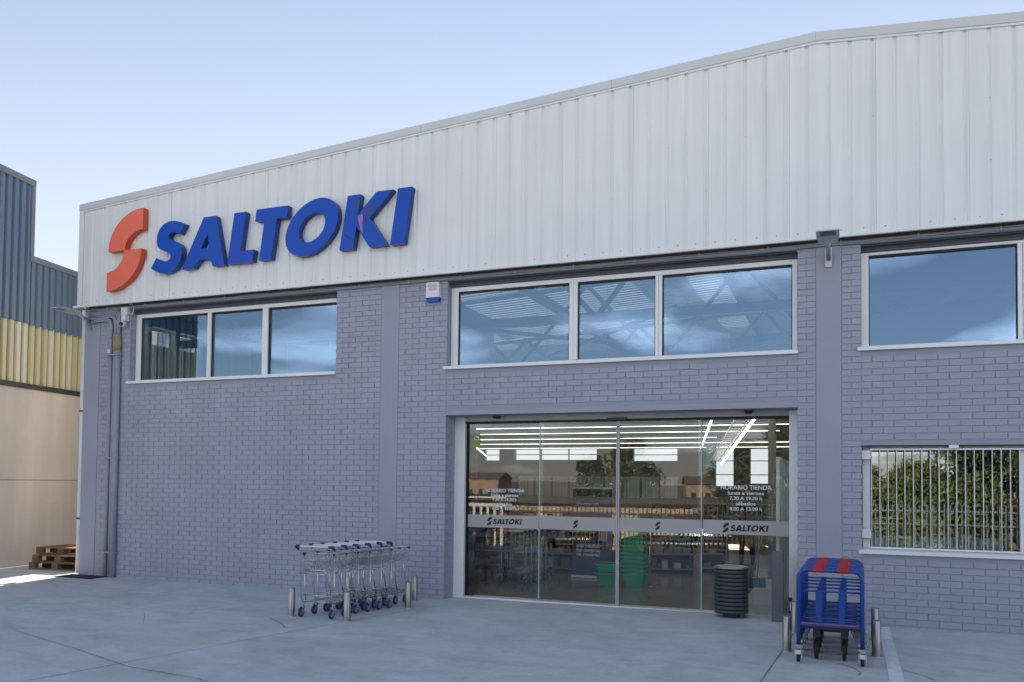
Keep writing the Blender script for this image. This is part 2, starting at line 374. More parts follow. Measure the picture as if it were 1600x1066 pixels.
# ------------------------------------------------------------------ mesh helpers
class MB:
    def __init__(s):
        s.v = []; s.f = []; s.mi = []; s.smooth = []
    def quad(s, *p, mi=0, smooth=False):
        n = len(s.v); s.v += [tuple(q) for q in p]; s.f.append(tuple(range(n, n + len(p)))); s.mi.append(mi); s.smooth.append(smooth)
    def box(s, x0, x1, y0, y1, z0, z1, mi=0):
        n = len(s.v)
        s.v += [(x0, y0, z0), (x1, y0, z0), (x1, y1, z0), (x0, y1, z0), (x0, y0, z1), (x1, y0, z1), (x1, y1, z1), (x0, y1, z1)]
        for f in ((0, 3, 2, 1), (4, 5, 6, 7), (0, 1, 5, 4), (1, 2, 6, 5), (2, 3, 7, 6), (3, 0, 4, 7)):
            s.f.append(tuple(n + i for i in f)); s.mi.append(mi); s.smooth.append(False)
        return s
    def bbox(s, x0, x1, y0, y1, z0, z1, b=0.004, mi=0):
        """box with chamfered front edges (front = -y) for painted trim"""
        n = len(s.v)
        s.v += [(x0, y1, z0), (x1, y1, z0), (x1, y1, z1), (x0, y1, z1),
                (x0, y0 + b, z0), (x1, y0 + b, z0), (x1, y0 + b, z1), (x0, y0 + b, z1),
                (x0 + b, y0, z0 + b), (x1 - b, y0, z0 + b), (x1 - b, y0, z1 - b), (x0 + b, y0, z1 - b)]
        for f in ((8, 9, 10, 11), (4, 5, 9, 8), (5, 6, 10, 9), (6, 7, 11, 10), (7, 4, 8, 11), (0, 1, 5, 4), (1, 2, 6, 5), (2, 3, 7, 6), (3, 0, 4, 7), (3, 2, 1, 0)):
            s.f.append(tuple(n + i for i in f)); s.mi.append(mi); s.smooth.append(False)
        return s
    def obox(s, o, ax, ay, az, mi=0):
        """oriented box from corner o and three edge vectors"""
        o, ax, ay, az = map(Vector, (o, ax, ay, az)); n = len(s.v)
        P = [o, o + ax, o + ax + ay, o + ay, o + az, o + ax + az, o + ax + ay + az, o + ay + az]
        s.v += [tuple(p) for p in P]
        for f in ((0, 3, 2, 1), (4, 5, 6, 7), (0, 1, 5, 4), (1, 2, 6, 5), (2, 3, 7, 6), (3, 0, 4, 7)):
            s.f.append(tuple(n + i for i in f)); s.mi.append(mi); s.smooth.append(False)
        return s
    def tube(s, pts, r, n=8, mi=0, cap=True):
        pts = [Vector(p) for p in pts]
        rr = r if isinstance(r, (list, tuple)) else [r] * len(pts)
        base = len(s.v)
        t = (pts[1] - pts[0]).normalized()
        a = Vector((0, 0, 1)) if abs(t.z) < 0.9 else Vector((1, 0, 0))
        u = t.cross(a).normalized(); w = t.cross(u)
        for i, p in enumerate(pts):
            if i == 0: d = pts[1] - pts[0]
            elif i == len(pts) - 1: d = pts[-1] - pts[-2]
            else: d = (pts[i + 1] - p).normalized() + (p - pts[i - 1]).normalized()
            d = d.normalized() if d.length > 1e-9 else t
            u = (u - d * u.dot(d)).normalized(); w = d.cross(u)
            for k in range(n):
                an = 2 * PI * k / n
                s.v.append(tuple(p + (u * math.cos(an) + w * math.sin(an)) * rr[i]))
        for i in range(len(pts) - 1):
            for k in range(n):
                a0 = base + i * n + k; a1 = base + i * n + (k + 1) % n
                s.f.append((a0, a1, a1 + n, a0 + n)); s.mi.append(mi); s.smooth.append(True)
        if cap:
            s.f.append(tuple(base + n - 1 - k for k in range(n))); s.mi.append(mi); s.smooth.append(False)
            e = base + (len(pts) - 1) * n
            s.f.append(tuple(e + k for k in range(n))); s.mi.append(mi); s.smooth.append(False)
        return s
    def lathe(s, prof, cx=0, cy=0, n=24, mi=0, smooth=True, axis='Z'):
        base = len(s.v)
        for r, z in prof:
            for k in range(n):
                a = 2 * PI * k / n
                if axis == 'Z': s.v.append((cx + r * math.cos(a), cy + r * math.sin(a), z))
                else: s.v.append((z, cx + r * math.cos(a), cy + r * math.sin(a)))   # axis X: prof z along x, centre (y,z)
        for i in range(len(prof) - 1):
            for k in range(n):
                a0 = base + i * n + k; a1 = base + i * n + (k + 1) % n
                s.f.append((a0, a1, a1 + n, a0 + n)); s.mi.append(mi); s.smooth.append(smooth)
        return s
    def prism(s, poly, y0, y1, holes=None, mi=0, side=None):
        """polygon in (x,z) extruded from y0 (front) to y1; triangulated with bmesh"""
        side = mi if side is None else side
        bm = bmesh.new()
        loops = [poly] + (holes or [])
        edges = []
        for lp in loops:
            vs = [bm.verts.new((x, 0, z)) for x, z in lp]
            for i in range(len(vs)): edges.append(bm.edges.new((vs[i], vs[(i + 1) % len(vs)])))
        res = bmesh.ops.triangle_fill(bm, edges=edges, use_beauty=True)
        bm.verts.index_update()
        vs = [v.co.copy() for v in bm.verts]
        n = len(s.v)
        s.v += [(v.x, y0, v.z) for v in vs] + [(v.x, y1, v.z) for v in vs]
        for f in bm.faces:
            ids = [v.index for v in f.verts]
            if f.normal.y > 0: ids.reverse()
            s.f.append(tuple(n + i for i in ids)); s.mi.append(mi); s.smooth.append(False)
            s.f.append(tuple(n + len(vs) + i for i in reversed(ids))); s.mi.append(side); s.smooth.append(False)
        k = 0
        for li, lp in enumerate(loops):
            L = len(lp)
            area = sum(lp[i][0] * lp[(i + 1) % L][1] - lp[(i + 1) % L][0] * lp[i][1] for i in range(L))
            for i in range(L):
                a, b = n + k + i, n + k + (i + 1) % L
                q = (a, a + len(vs), b + len(vs), b)
                if (area < 0) != (li > 0): q = q[::-1]
                s.f.append(q); s.mi.append(side); s.smooth.append(False)
            k += L
        bm.free()
        return s
    def mesh(s, name, mats):
        me = bpy.data.meshes.new(name)
        me.from_pydata(s.v, [], s.f)
        for m in (mats if isinstance(mats, (list, tuple)) else [mats]): me.materials.append(MAT[m])
        me.polygons.foreach_set('material_index', s.mi)
        me.polygons.foreach_set('use_smooth', s.smooth)
        me.update()
        return me
    def obj(s, name, mats, parent=None, loc=None, label=None):
        o = bpy.data.objects.new(name, s.mesh(name, mats)); C.objects.link(o)
        if parent: o.parent = parent
        if loc: o.location = loc
        if label: o['label'] = label
        return o

def thing(name, label, cat, loc=(0, 0, 0), rz=0.0, group=None):
    o = bpy.data.objects.new(name, None); C.objects.link(o)
    o.empty_display_size = 0.2
    o.location = loc; o.rotation_euler = (0, 0, rz)
    o['label'] = label; o['category'] = cat
    if group: o['group'] = group
    return o
def tag(o, label, cat, group=None):
    o['label'] = label; o['category'] = cat
    if group: o['group'] = group
    return o
def structure(o):
    o['kind'] = 'structure'; return o
def dup(root, loc, rz=None, label=None):
    kids = {}
    for o in list(bpy.data.objects):
        if o.parent: kids.setdefault(o.parent, []).append(o)
    def cp(o, par):
        n = o.copy(); C.objects.link(n)
        if par: n.parent = par
        for ch in kids.get(o, []): cp(ch, n)
        return n
    r = cp(root, None); r.location = loc
    if rz is not None: r.rotation_euler = (0, 0, rz)
    if label: r['label'] = label
    return r

_textcache = {}
def text_verts(s, size, bold=0.0):
    cu = bpy.data.curves.new('t', 'FONT'); cu.body = s; cu.size = size; cu.align_x = 'CENTER'
    cu.offset = bold; cu.resolution_u = 3
    ob = bpy.data.objects.new('t', cu); C.objects.link(ob)
    dg = bpy.context.evaluated_depsgraph_get()
    me = bpy.data.meshes.new_from_object(ob.evaluated_get(dg))
    vs = [v.co.copy() for v in me.vertices]; fs = [tuple(p.vertices) for p in me.polygons]
    bpy.data.objects.remove(ob); bpy.data.curves.remove(cu); bpy.data.meshes.remove(me)
    return vs, fs
def add_text(mb, s, x, y, z, size, width=None, bold=0.0, italic=0.0, mi=0, depth=0.0):
    vs, fs = text_verts(s, size, bold)
    w = max(v.x for v in vs) - min(v.x for v in vs)
    k = (width / w) if width else 1.0
    n = len(mb.v)
    for v in vs: mb.v.append((x + (v.x + italic * v.y) * k, y, z + v.y))
    for f in fs: mb.f.append(tuple(n + i for i in f)); mb.mi.append(mi); mb.smooth.append(False)

def gz(x, y):
    """ground height: the yard rises a little to the right and falls away towards the street"""
    z = 0.0065 * max(0.0, min(x + 5.0, 9.0))
    if y < -10.0:
        t = min(1.0, (-10.0 - y) / 3.2); t = t * t * (3 - 2 * t)
        z -= 0.92 * t
    if y < -17:
        t = min(1.0, (-17 - y) / 40.0); t = t * t * (3 - 2 * t)
        z -= 3.2 * t
    return z

# ------------------------------------------------------------------ ground
def axis(a, b, fine0, fine1, st, big):
    out_ = []; x = a
    while x < fine0: out_.append(x); x += big
    x = fine0
    while x < fine1: out_.append(x); x += st
    x = fine1
    while x < b: out_.append(x); x += big
    out_.append(b); return out_
xs = axis(-900, 900, -30, 30, 1.5, 60); ys = axis(-900, 900, -20, 0, 0.5, 60)
ys = sorted(set(ys + [-57, -48, -40, -33, -26, -22]))
g = MB()
for y in ys:
    for x in xs: g.v.append((x, y, gz(x, y)))
nx = len(xs)
for j in range(len(ys) - 1):
    for i in range(nx - 1):
        a = j * nx + i
        far = xs[i] < -59 or xs[i] > 58 or ys[j] < -21.9 or ys[j] > 100
        g.f.append((a, a + 1, a + nx + 1, a + nx)); g.mi.append(1 if far else 0); g.smooth.append(True)
ground = structure(g.obj('ground', ['yard_concrete', 'field_earth']))

# saw-cut joints and old cracks in the yard concrete, laid a few millimetres above it
def joint(pts, w, name='slab_joint'):
    m = MB()
    for (a, b) in zip(pts[:-1], pts[1:]):
        n = max(2, int((Vector(b) - Vector(a)).length / 0.25))
        d = (Vector((*b, 0)) - Vector((*a, 0))).normalized(); nn = Vector((-d.y, d.x, 0))
        prev = None
        for k in range(n + 1):
            t = k / n; x = a[0] + (b[0] - a[0]) * t; y = a[1] + (b[1] - a[1]) * t
            ww = w * R.uniform(0.6, 1.25)
            x += nn.x * R.uniform(-.004, .004); y += nn.y * R.uniform(-.004, .004)
            L = (x - nn.x * ww / 2, y - nn.y * ww / 2, gz(x, y) + 0.004); Q = (x + nn.x * ww / 2, y + nn.y * ww / 2, gz(x, y) + 0.004)
            if prev: m.quad(prev[0], prev[1], Q, L)
            prev = (L, Q)
    o = m.obj(name, 'joint_dark', ground)
    return o
joint([(-7.6, -9.9), (-6.81, -6.3), (-6.0, -2.29), (-5.65, -1.02), (-5.36, 0.0)], 0.010)
joint([(-0.95, -9.9), (-0.70, -3.6), (-0.61, -2.04), (-0.52, 0.0)], 0.012)
joint([(-9.2, -4.6), (-7.6, -5.1), (-6.48, -5.5), (-5.5, -5.62), (-3.8, -6.3)], 0.008, 'slab_crack')
joint([(-9.9, -2.6), (-8.9, -2.9), (-8.2, -3.6)], 0.005, 'slab_crack')

for (cx0, cy0, rr0, a0, a1, wd) in ((-7.9, -4.3, 1.9, 0.7, 1.1, 0.018), (-0.35, -3.0, 0.5, -0.2, 1.0, 0.016), (0.12, -3.25, 0.7, 0.3, 1.3, 0.014)):
    joint([(cx0 + rr0 * math.cos(a0 + (a1 - a0) * k / 8), cy0 + rr0 * math.sin(a0 + (a1 - a0) * k / 8)) for k in range(9)], wd, 'tyre_scuff')
    for o_ in [q for q in ground.children if q.name.startswith('tyre_scuff')]: o_.data.materials[0] = MAT['scuff']
# painted stripe
m = MB(); py = 0.0; prev = None
for k in range(41):
    y = -0.02 - k * 0.25
    xl, xr = 0.415 - 0.02 * k / 12 + R.uniform(-.003, .003), 0.545 - 0.02 * k / 12 + R.uniform(-.003, .003)
    if y < -9.6: break
    cur = ((xl, y, gz(xl, y) + 0.005), (xr, y, gz(xr, y) + 0.005))
    if prev: m.quad(prev[0], cur[0], cur[1], prev[1])
    prev = cur
structure(m.obj('road_marking', 'paint_stripe'))

# ------------------------------------------------------------------ the shop building
shop = thing('shop_building', 'grey painted brick shop with white ribbed metal cladding above and glass entrance', 'building', (0, 0, 0))
XL, XR = -13.5, 12.9
ZW0, ZW1 = 3.615, 4.985            # upper windows
DX0, DX1, DZ = -5.776, -0.563, 2.873   # door opening
WINS = [(-12.338, -7.83), (-5.775, -0.565), (0.225, 5.45)]
BW = (0.235, 5.45, 0.985, 2.352)
PILS = [(-13.48, -13.10), (-6.965, -6.64), (-0.33, -0.015), (6.30, 6.62)]
ZB = 5.09                           # underside of the cladding

wall = MB()
YB0, YB1 = 0.009, 0.30
def wb(x0, x1, z0, z1): wall.box(x0, x1, YB0, YB1, z0, z1)
e = 0.008
# vertical strips between openings
wb(XL, WINS[0][0] - e, -0.3, 5.0)
wb(WINS[0][0] - e, WINS[0][1] + e, -0.3, ZW0 - e)
wb(WINS[0][1] + e, DX0 - e, -0.3, 5.0)
wb(DX0 - e, DX1 + e, DZ + 0.003, ZW0 - e)
wb(DX1 + e, WINS[2][0] - e, -0.3, 5.0)
wb(WINS[2][0] - e, WINS[2][1] + e, -0.3, BW[2] - e)
wb(WINS[2][0] - e, WINS[2][1] + e, BW[3] + e, ZW0 - e)
wb(WINS[2][1] + e, XR, -0.3, 5.0)
brick_wall = wall.obj('brick_wall', 'mortar_paint', shop)

# bricks -----------------------------------------------------------
PIT, LEN, JT = 0.08435, 0.2506, 0.010
bricks = []          # (x0,x1,z0,z1,depth)
def openings_at(z0, z1):
    o = []
    if z1 > ZW0 - 0.02 and z0 < 4.99: o += WINS
    if z0 < DZ + 0.085: o += [(DX0, DX1)]
    if z1 > BW[2] - 0.01 and z0 < BW[3] + 0.005: o += [(BW[0], BW[1])]
    return o
def lay(xa, xb, origin, pitch, z0, z1, odd, cuts):
    segs = [(xa, xb)]
    for a, b in cuts:
        ns = []
        for s0, s1 in segs:
            if b <= s0 or a >= s1: ns.append((s0, s1)); continue
            if a > s0: ns.append((s0, a))
            if b < s1: ns.append((b, s1))
        segs = ns
    off = origin + (pitch / 2 if odd else 0)
    k0 = math.floor((xa - off) / pitch) - 1
    while off + k0 * pitch < xb:
        a = off + k0 * pitch + JT / 2; b = a + pitch - JT
        for s0, s1 in segs:
            aa, bb = max(a, s0), min(b, s1)
            if bb - aa > 0.03:
                edge = any(abs(aa - q) < 1e-6 or abs(bb - q) < 1e-6 for c in cuts for q in c)
                bricks.append((aa, bb, z0 + JT / 2, z1 - JT / 2, 0.122 if edge else 0.03))
        k0 += 1
rows = int(4.99 / PIT) + 1
for r in range(rows):
    z0, z1 = r * PIT - 0.02, (r + 1) * PIT - 0.02
    if z0 > 4.97: break
    z1 = min(z1, 4.99)
    odd = r % 2
    cuts = openings_at(z0, z1)
    lay(-13.095, -6.968, -12.338, LEN, z0, z1, odd, cuts)
    over = z0 > DZ + 0.05 and z1 < ZW0 + 0.04
    if over and z0 < DZ + 0.085: pass
    lay(-6.637, DX0, DX0, 0.2473, z0, z1, odd, cuts)
    if over or (z1 > ZW0 - 0.05 and z0 < ZW0): lay(DX0, DX1, DX0, 0.2607, z0, z1, odd, cuts)
    lay(DX1, -0.333, DX1, 0.233 if not odd else 0.233, z0, z1, odd, cuts)
    lay(-0.012, 0.228, -0.012, 0.24, z0, z1, odd, cuts)
    lay(0.228, 6.297, 0.228, 0.2538, z0, z1, odd, cuts)
    lay(6.623, XR - 0.01, 6.623, LEN, z0, z1, odd, [c for c in cuts if False])
# clip bricks that poke vertically into openings
clipped = []
for (x0, x1, z0, z1, d) in bricks:
    mid = (x0 + x1) / 2
    for (a, b) in WINS:
        if a < mid < b and z1 > ZW0 - 0.006 and z0 < ZW0: z1 = ZW0 - 0.006
    if DX0 < mid < DX1 and z0 < DZ + 0.085: z0 = max(z0, DZ + 0.085)
    if BW[0] < mid < BW[1]:
        if z0 < BW[2] < z1 + 0.01: z1 = BW[2] - 0.004
        if z1 > BW[3] > z0 - 0.01: z0 = BW[3] + 0.004
    if z1 - z0 > 0.012: clipped.append((x0, x1, z0, z1, d))
bricks = clipped
def importance(b):
    x = (b[0] + b[1]) / 2; z = (b[2] + b[3]) / 2
    p = Vector((x, 0, z)) - CAM
    d = p.dot(fw); sx = 800 + 1300 * p.dot(r2) / d
    if sx > 1592 or b[4] > 0.1 or b[1] - b[0] < 0.2: return 0
    return (b[1] - b[0]) * (b[3] - b[2]) * 11.7 / p.length ** 3
order = sorted(bricks, key=importance, reverse=True)
bm_cache = {}
for (x0, x1, z0, z1, d) in order[:300]:
    key = (round(x1 - x0, 3), round(z1 - z0, 3))
    if key not in bm_cache:
        w, h = key
        bm_cache[key] = MB().bbox(-w / 2, w / 2, 0, 0.03, -h / 2, h / 2, 0.0025).mesh('brick', 'brick_paint')
    o = bpy.data.objects.new('brick', bm_cache[key]); C.objects.link(o)
    o.parent = brick_wall; o.location = ((x0 + x1) / 2, R.uniform(-0.0012, 0.0012), (z0 + z1) / 2)
mass = MB()
for (x0, x1, z0, z1, d) in order[300:]:
    dy = R.uniform(-0.0012, 0.0012)
    mass.bbox(x0, x1, dy, d, z0, z1, 0.0025)
# reveal of the doorway: brick ends deeper in the wall
for r in range(int((DZ + 0.05) / PIT) + 1):
    z0, z1 = r * PIT - 0.02 + JT / 2, min((r + 1) * PIT - 0.02 - JT / 2, DZ)
    a = 0.132 if r % 2 else 0.254
    if not r % 2: mass.box(DX0 - 0.1, DX0, 0.127, 0.247, z0, z1)
    else: mass.box(DX0 - 0.1, DX0, 0.127, 0.20, z0, z1)
    mass.box(DX0 - 0.1, DX0, (0.257 if not r % 2 else 0.21), 0.335, z0, z1)
bw_mass = mass.obj('brickwork', 'brick_paint_mass', brick_wall); bw_mass['kind'] = 'stuff'

for (a, b) in PILS:
    MB().bbox(a, b, -0.004, 0.30, -0.3, 5.0, 0.004).obj('pilaster', 'render_paint', shop)
# door lintel and the beam over the windows
MB().bbox(DX0 + 0.0, DX1 + 0.012, -0.008, 0.34, DZ, DZ + 0.082, 0.004).obj('door_lintel', 'render_paint', shop)
b = MB()
b.box(XL, XR, 0.004, 0.30, 5.003, 5.45)
for (x0, x1) in WINS: b.box(x0 - 0.02, x1 + 0.02, -0.012, 0.13, 4.990, 5.0025)
b.obj('ring_beam', 'beam_paint', shop)
MB().box(XL + 0.02, XR, 0.0005, 0.0038, 5.052, 5.134).obj('bare_beam_strip', 'soffit_brown', shop)
MB().box(XL + 0.02, XR, -0.112, 0.0035, 5.135, 5.16).obj('soffit_board', 'soffit_brown', shop)
# the shop's other walls
b = MB()
SWY = [(0.75, 1.32), (1.42, 2.08), (2.2, 2.85)]
prev = 0.305
for (a, c) in SWY:
    b.box(XL, XL + 0.25, prev, a, -0.3, 7.0); b.box(XL, XL + 0.25, a, c, -0.3, ZW0); b.box(XL, XL + 0.25, a, c, ZW1, 7.0); prev = c
b.box(XL, XL + 0.25, prev, 18, -0.3, 7.0); b.obj('side_wall', 'cladding_white', shop); b = MB()
b.box(XR - 0.25, XR, 0.305, 18, -0.3, 7.0)
b.obj('side_wall', 'interior_wall', shop)
for (a, c) in SWY:
    f = MB(); f.box(XL + 0.05, XL + 0.12, a, a + 0.06, ZW0, ZW1); f.box(XL + 0.05, XL + 0.12, c - 0.06, c, ZW0, ZW1)
    f.box(XL + 0.05, XL + 0.12, a + 0.06, c - 0.06, ZW0, ZW0 + 0.06); f.box(XL + 0.05, XL + 0.12, a + 0.06, c - 0.06, ZW1 - 0.06, ZW1)
    o = f.obj('side_window', 'alu_white', shop)
    for q in range(6):
        w6 = (c - a - 0.13) / 6
        MB().box(XL + 0.125, XL + 0.128, a + 0.065 + q * w6, a + 0.058 + (q + 1) * w6, ZW0 + 0.07, ZW1 - 0.35).obj('blind_slat', 'curtain_pale', o)
# rear wall with glazed openings that let the bright sky in
b = MB()
BO = [(-13.0, -12.35, 2.70, 3.12), (-11.75, -8.45, 2.72, 3.12), (-7.10, -5.47, 2.68, 3.12), (-4.16, -3.52, 1.80, 3.10), (-2.98, -2.18, 1.90, 3.10)]
prev = XL
for (x0, x1, z0, z1) in BO:
    b.box(prev, x0, 18, 18.3, -0.3, 8); b.box(x0, x1, 18, 18.3, -0.3, z0); b.box(x0, x1, 18, 18.3, z1, 8); prev = x1
b.box(prev, XR, 18, 18.3, -0.3, 8)
b.obj('rear_wall', 'interior_wall', shop)
for (x0, x1, z0, z1) in BO:
    f = MB(); n = max(1, int((x1 - x0) / 1.1))
    for k in range(n + 1):
        xx = x0 + (x1 - x0) * k / n; f.box(xx - 0.02, xx + 0.02, 18.05, 18.1, z0, z1)
    for zz_ in ([z0 + (z1 - z0) * .5] if z1 - z0 < 1 else [2.2, 2.68]): f.box(x0, x1, 18.051, 18.099, zz_ - 0.015, zz_ + 0.015)
    f.obj('rear_window_grid', 'truss_steel', shop)
# roof: ribbed sheet, ridge over the second pilaster
RIDX, RIDZ = -0.32, 7.66
def roofz(x): return RIDZ - 0.0617 * (RIDX - x) if x < RIDX else RIDZ - 0.075 * (x - RIDX)
b = MB()
y = 0.3
prof = []
while y < 18.3:
    prof += [(y, 0), (y + 0.13, 0), (y + 0.16, 0.045), (y + 0.22, 0.045)]; y += 0.25
SKY_ = [(-12.4, -10.3), (-9.9, -7.6), (-7.2, -4.9), (-3.6, -2.6), (1.5, 2.7), (5.0, 6.2)]
cuts_ = sorted([XL, RIDX, XR] + [v for c in SKY_ for v in c])
sl = MB()
for (xa, xb) in zip(cuts_[:-1], cuts_[1:]):
    lit = any(abs(xa - c[0]) < 1e-6 for c in SKY_)
    for (p, q) in zip(prof[:-1], prof[1:]):
        flat_ = abs(q[0] - p[0] - 0.13) < 0.01 or abs(q[0] - p[0] - 0.06) < 0.004
        (sl if lit and 3.5 < p[0] < 17.4 and flat_ else b).quad((xa, p[0], roofz(xa) + p[1] - 0.5), (xb, p[0], roofz(xb) + p[1] - 0.5), (xb, q[0], roofz(xb) + q[1] - 0.5), (xa, q[0], roofz(xa) + q[1] - 0.5))
b.obj('roof', 'interior_roof', shop)
frosted('skylight_sheet', (0.50, 0.50, 0.49), 0.0)
sl.obj('skylight_strips', 'skylight_sheet', shop)['kind'] = 'stuff'
# trusses
for k in range(3):
    y = 2.2 + k * 5.6
    t = MB()
    bz = 4.72
    t.box(XL + 0.25, XR - 0.25, y - 0.06, y + 0.06, bz - 0.08, bz + 0.08)
    nb = 14; pts = [XL + 0.3 + (XR - XL - 0.6) * i / nb for i in range(nb + 1)]
    for i in range(nb):
        zt0, zt1 = roofz(pts[i]) - 0.62, roofz(pts[i + 1]) - 0.62
        t.tube([(pts[i], y, zt0), (pts[i + 1], y, zt1)], 0.07, 4)
        t.tube([(pts[i], y, bz if i % 2 else zt0), (pts[i + 1], y, zt1 if i % 2 else bz)], 0.05, 4)
    t.obj('roof_truss', 'truss_steel', shop)
t = MB()
for k in range(5):
    x = -12 + k * 4.7
    t.box(x - 0.05, x + 0.05, 0.4, 17.8, roofz(x) - 0.72, roofz(x) - 0.56)
for (xa, ya, xb, yb) in ((-12, 2.2, -7.3, 7.8), (-7.3, 2.2, -2.6, 7.8), (-2.6, 2.2, -7.3, 7.8), (-2.6, 7.8, 2.1, 2.2), (2.1, 2.2, 6.8, 7.8)):
    t.tube([(xa, ya, 4.82), (xb, yb, 4.82)], 0.045, 5)
t.obj('roof_bracing', 'truss_steel', shop)

# cladding ----------------------------------------------------------
YC = -0.15
def cladtop(x): return (7.805 - 0.0605 * (RIDX - x)) if x < RIDX else 7.805 - 0.088 * (x - RIDX)
RIB = 0.2655
ribs = []
x = -13.40
while x < 6.8: ribs.append(x); x += RIB
CL0, CL1 = -13.40, ribs[-1]
def clad_profile(x0, x1):
    pts = [(x0, YC)]
    for rb in ribs:
        if x0 - 1e-6 <= rb + 0.19 < x1 - 0.05:
            a = rb + 0.19
            pts += [(a, YC), (a + 0.018, YC + 0.020), (a + 0.040, YC + 0.020), (a + 0.058, YC)]
    pts.append((x1, YC)); return pts
nper = 4
for i in range(0, len(ribs) - 1, nper):
    x0, x1 = ribs[i], ribs[min(i + nper, len(ribs) - 1)]
    if x1 - x0 < 0.1: continue
    m = MB(); dy = R.uniform(-0.002, 0.002)
    pr = clad_profile(x0 + 0.0, x1 - 0.0015)
    for (p, q) in zip(pr[:-1], pr[1:]):
        if q[0] - p[0] < 1e-5: continue
        m.quad((p[0], p[1] + dy, ZB + 0.01), (q[0], q[1] + dy, ZB + 0.01), (q[0], q[1] + dy, cladtop(q[0]) - 0.02), (p[0], p[1] + dy, cladtop(p[0]) - 0.02))
    m.obj('cladding_panel', 'cladding_white', shop)
# backing behind the ribs, parapet back
b = MB()
for xa, xb in ((XL + 0.02, RIDX), (RIDX, XR)):
    n = len(b.v)
    b.v += [(xa, -0.110, ZB + 0.03), (xb, -0.110, ZB + 0.03), (xb, -0.110, cladtop(xb) - 0.03), (xa, -0.110, cladtop(xa) - 0.03),
            (xa, 0.29, ZB + 0.08), (xb, 0.29, ZB + 0.08), (xb, 0.29, cladtop(xb) - 0.03), (xa, 0.29, cladtop(xa) - 0.03)]
    for f in ((0, 1, 2, 3), (4, 7, 6, 5), (3, 2, 6, 7), (0, 3, 7, 4), (1, 5, 6, 2)):
        b.f.append(tuple(n + i for i in f)); b.mi.append(0); b.smooth.append(False)
b.obj('cladding_backing', 'nb_dark', shop)
# coping lengths
cop = [-13.52, -12.42, -9.3, -6.2, -3.1, RIDX, 2.8, 5.9, 9.0, XR]
for a, c in zip(cop[:-1], cop[1:]):
    m = MB(); a2, c2 = a + 0.002, c - 0.002
    za_, zc = cladtop(a2), cladtop(c2)
    n = len(m.v)
    y0, y1 = -0.178, 0.33
    m.v += [(a2, y0, za_ - 0.085), (c2, y0, zc - 0.085), (c2, y1, zc - 0.085), (a2, y1, za_ - 0.085),
            (a2, y0, za_ + 0.035), (c2, y0, zc + 0.035), (c2, y1, zc + 0.055), (a2, y1, za_ + 0.055)]
    for f in ((0, 3, 2, 1), (4, 5, 6, 7), (0, 1, 5, 4), (1, 2, 6, 5), (2, 3, 7, 6), (3, 0, 4, 7)):
        m.f.append(tuple(n + i for i in f)); m.mi.append(0); m.smooth.append(False)
    # small turned-in lip under the coping face
    m.obox((a2, -0.166, za_ - 0.118), (c2 - a2, 0, zc - za_), (0, 0.012, 0), (0, 0, 0.031), mi=1)
    m.obj('coping', ['coping_grey', 'cladding_white'], shop)
MB().box(-13.52, -13.405, -0.168, 0.3, ZB, cladtop(-13.46) - 0.087).obj('corner_flashing', 'cladding_white', shop)
m = MB(); m.box(-13.62, XR, -0.176, -0.13, ZB - 0.022, ZB + 0.012)
m.obj('drip_flashing', 'cladding_white', shop)
m = MB()
for rb in ribs:
    a = rb + 0.10 + R.uniform(-.02, .02)
    if R.random() > 0.93: continue
    m.lathe([(0.0, YC - 0.005), (0.007, YC - 0.005), (0.007, YC + 0.002)], 0, 0, 6)
    k = 18
    for i in range(len(m.v) - k, len(m.v)):
        v = m.v[i]; m.v[i] = (a + v[0], v[2], ZB + 0.075 + v[1])
for k in range(46):
    a = R.choice(ribs) + 0.235; z = R.choice([5.9, 6.6, 6.62]) + R.uniform(-.04, .04)
    if z > cladtop(a) - .3: continue
    m.box(a - .007, a + .007, YC + 0.018, YC + 0.03, z - .006, z + .006)
m.obj('cladding_screws', 'screw_dark', shop)['kind'] = 'stuff'
# white downpipe edge at the left corner of the shop
m = MB(); m.tube([(-13.545, 0.03, 0.02), (-13.545, 0.03, 5.05)], 0.04, 10)
m.obj('corner_pipe', 'white_plastic', shop)
m = MB()
for z in (1.05, 3.1): m.tube([(-13.545, 0.03, z), (-13.545, 0.03, z + 0.03)], 0.046, 10)
m.obj('pipe_clip', 'dark_plastic', shop)
# drain grate by the corner
m = MB(); z = gz(-13.2, -.25) + 0.006
for k in range(12): m.box(-13.55 + k * 0.075, -13.51 + k * 0.075, -0.42, -0.08, z, z + 0.012)
m.box(-13.6, -12.65, -0.45, -0.42, z, z + 0.012); m.box(-13.6, -12.65, -0.08, -0.05, z, z + 0.012)
tag(m.obj('drain_grate', 'nb_dark'), 'dark slotted drain grate in the ground at the left corner of the shop', 'drain')

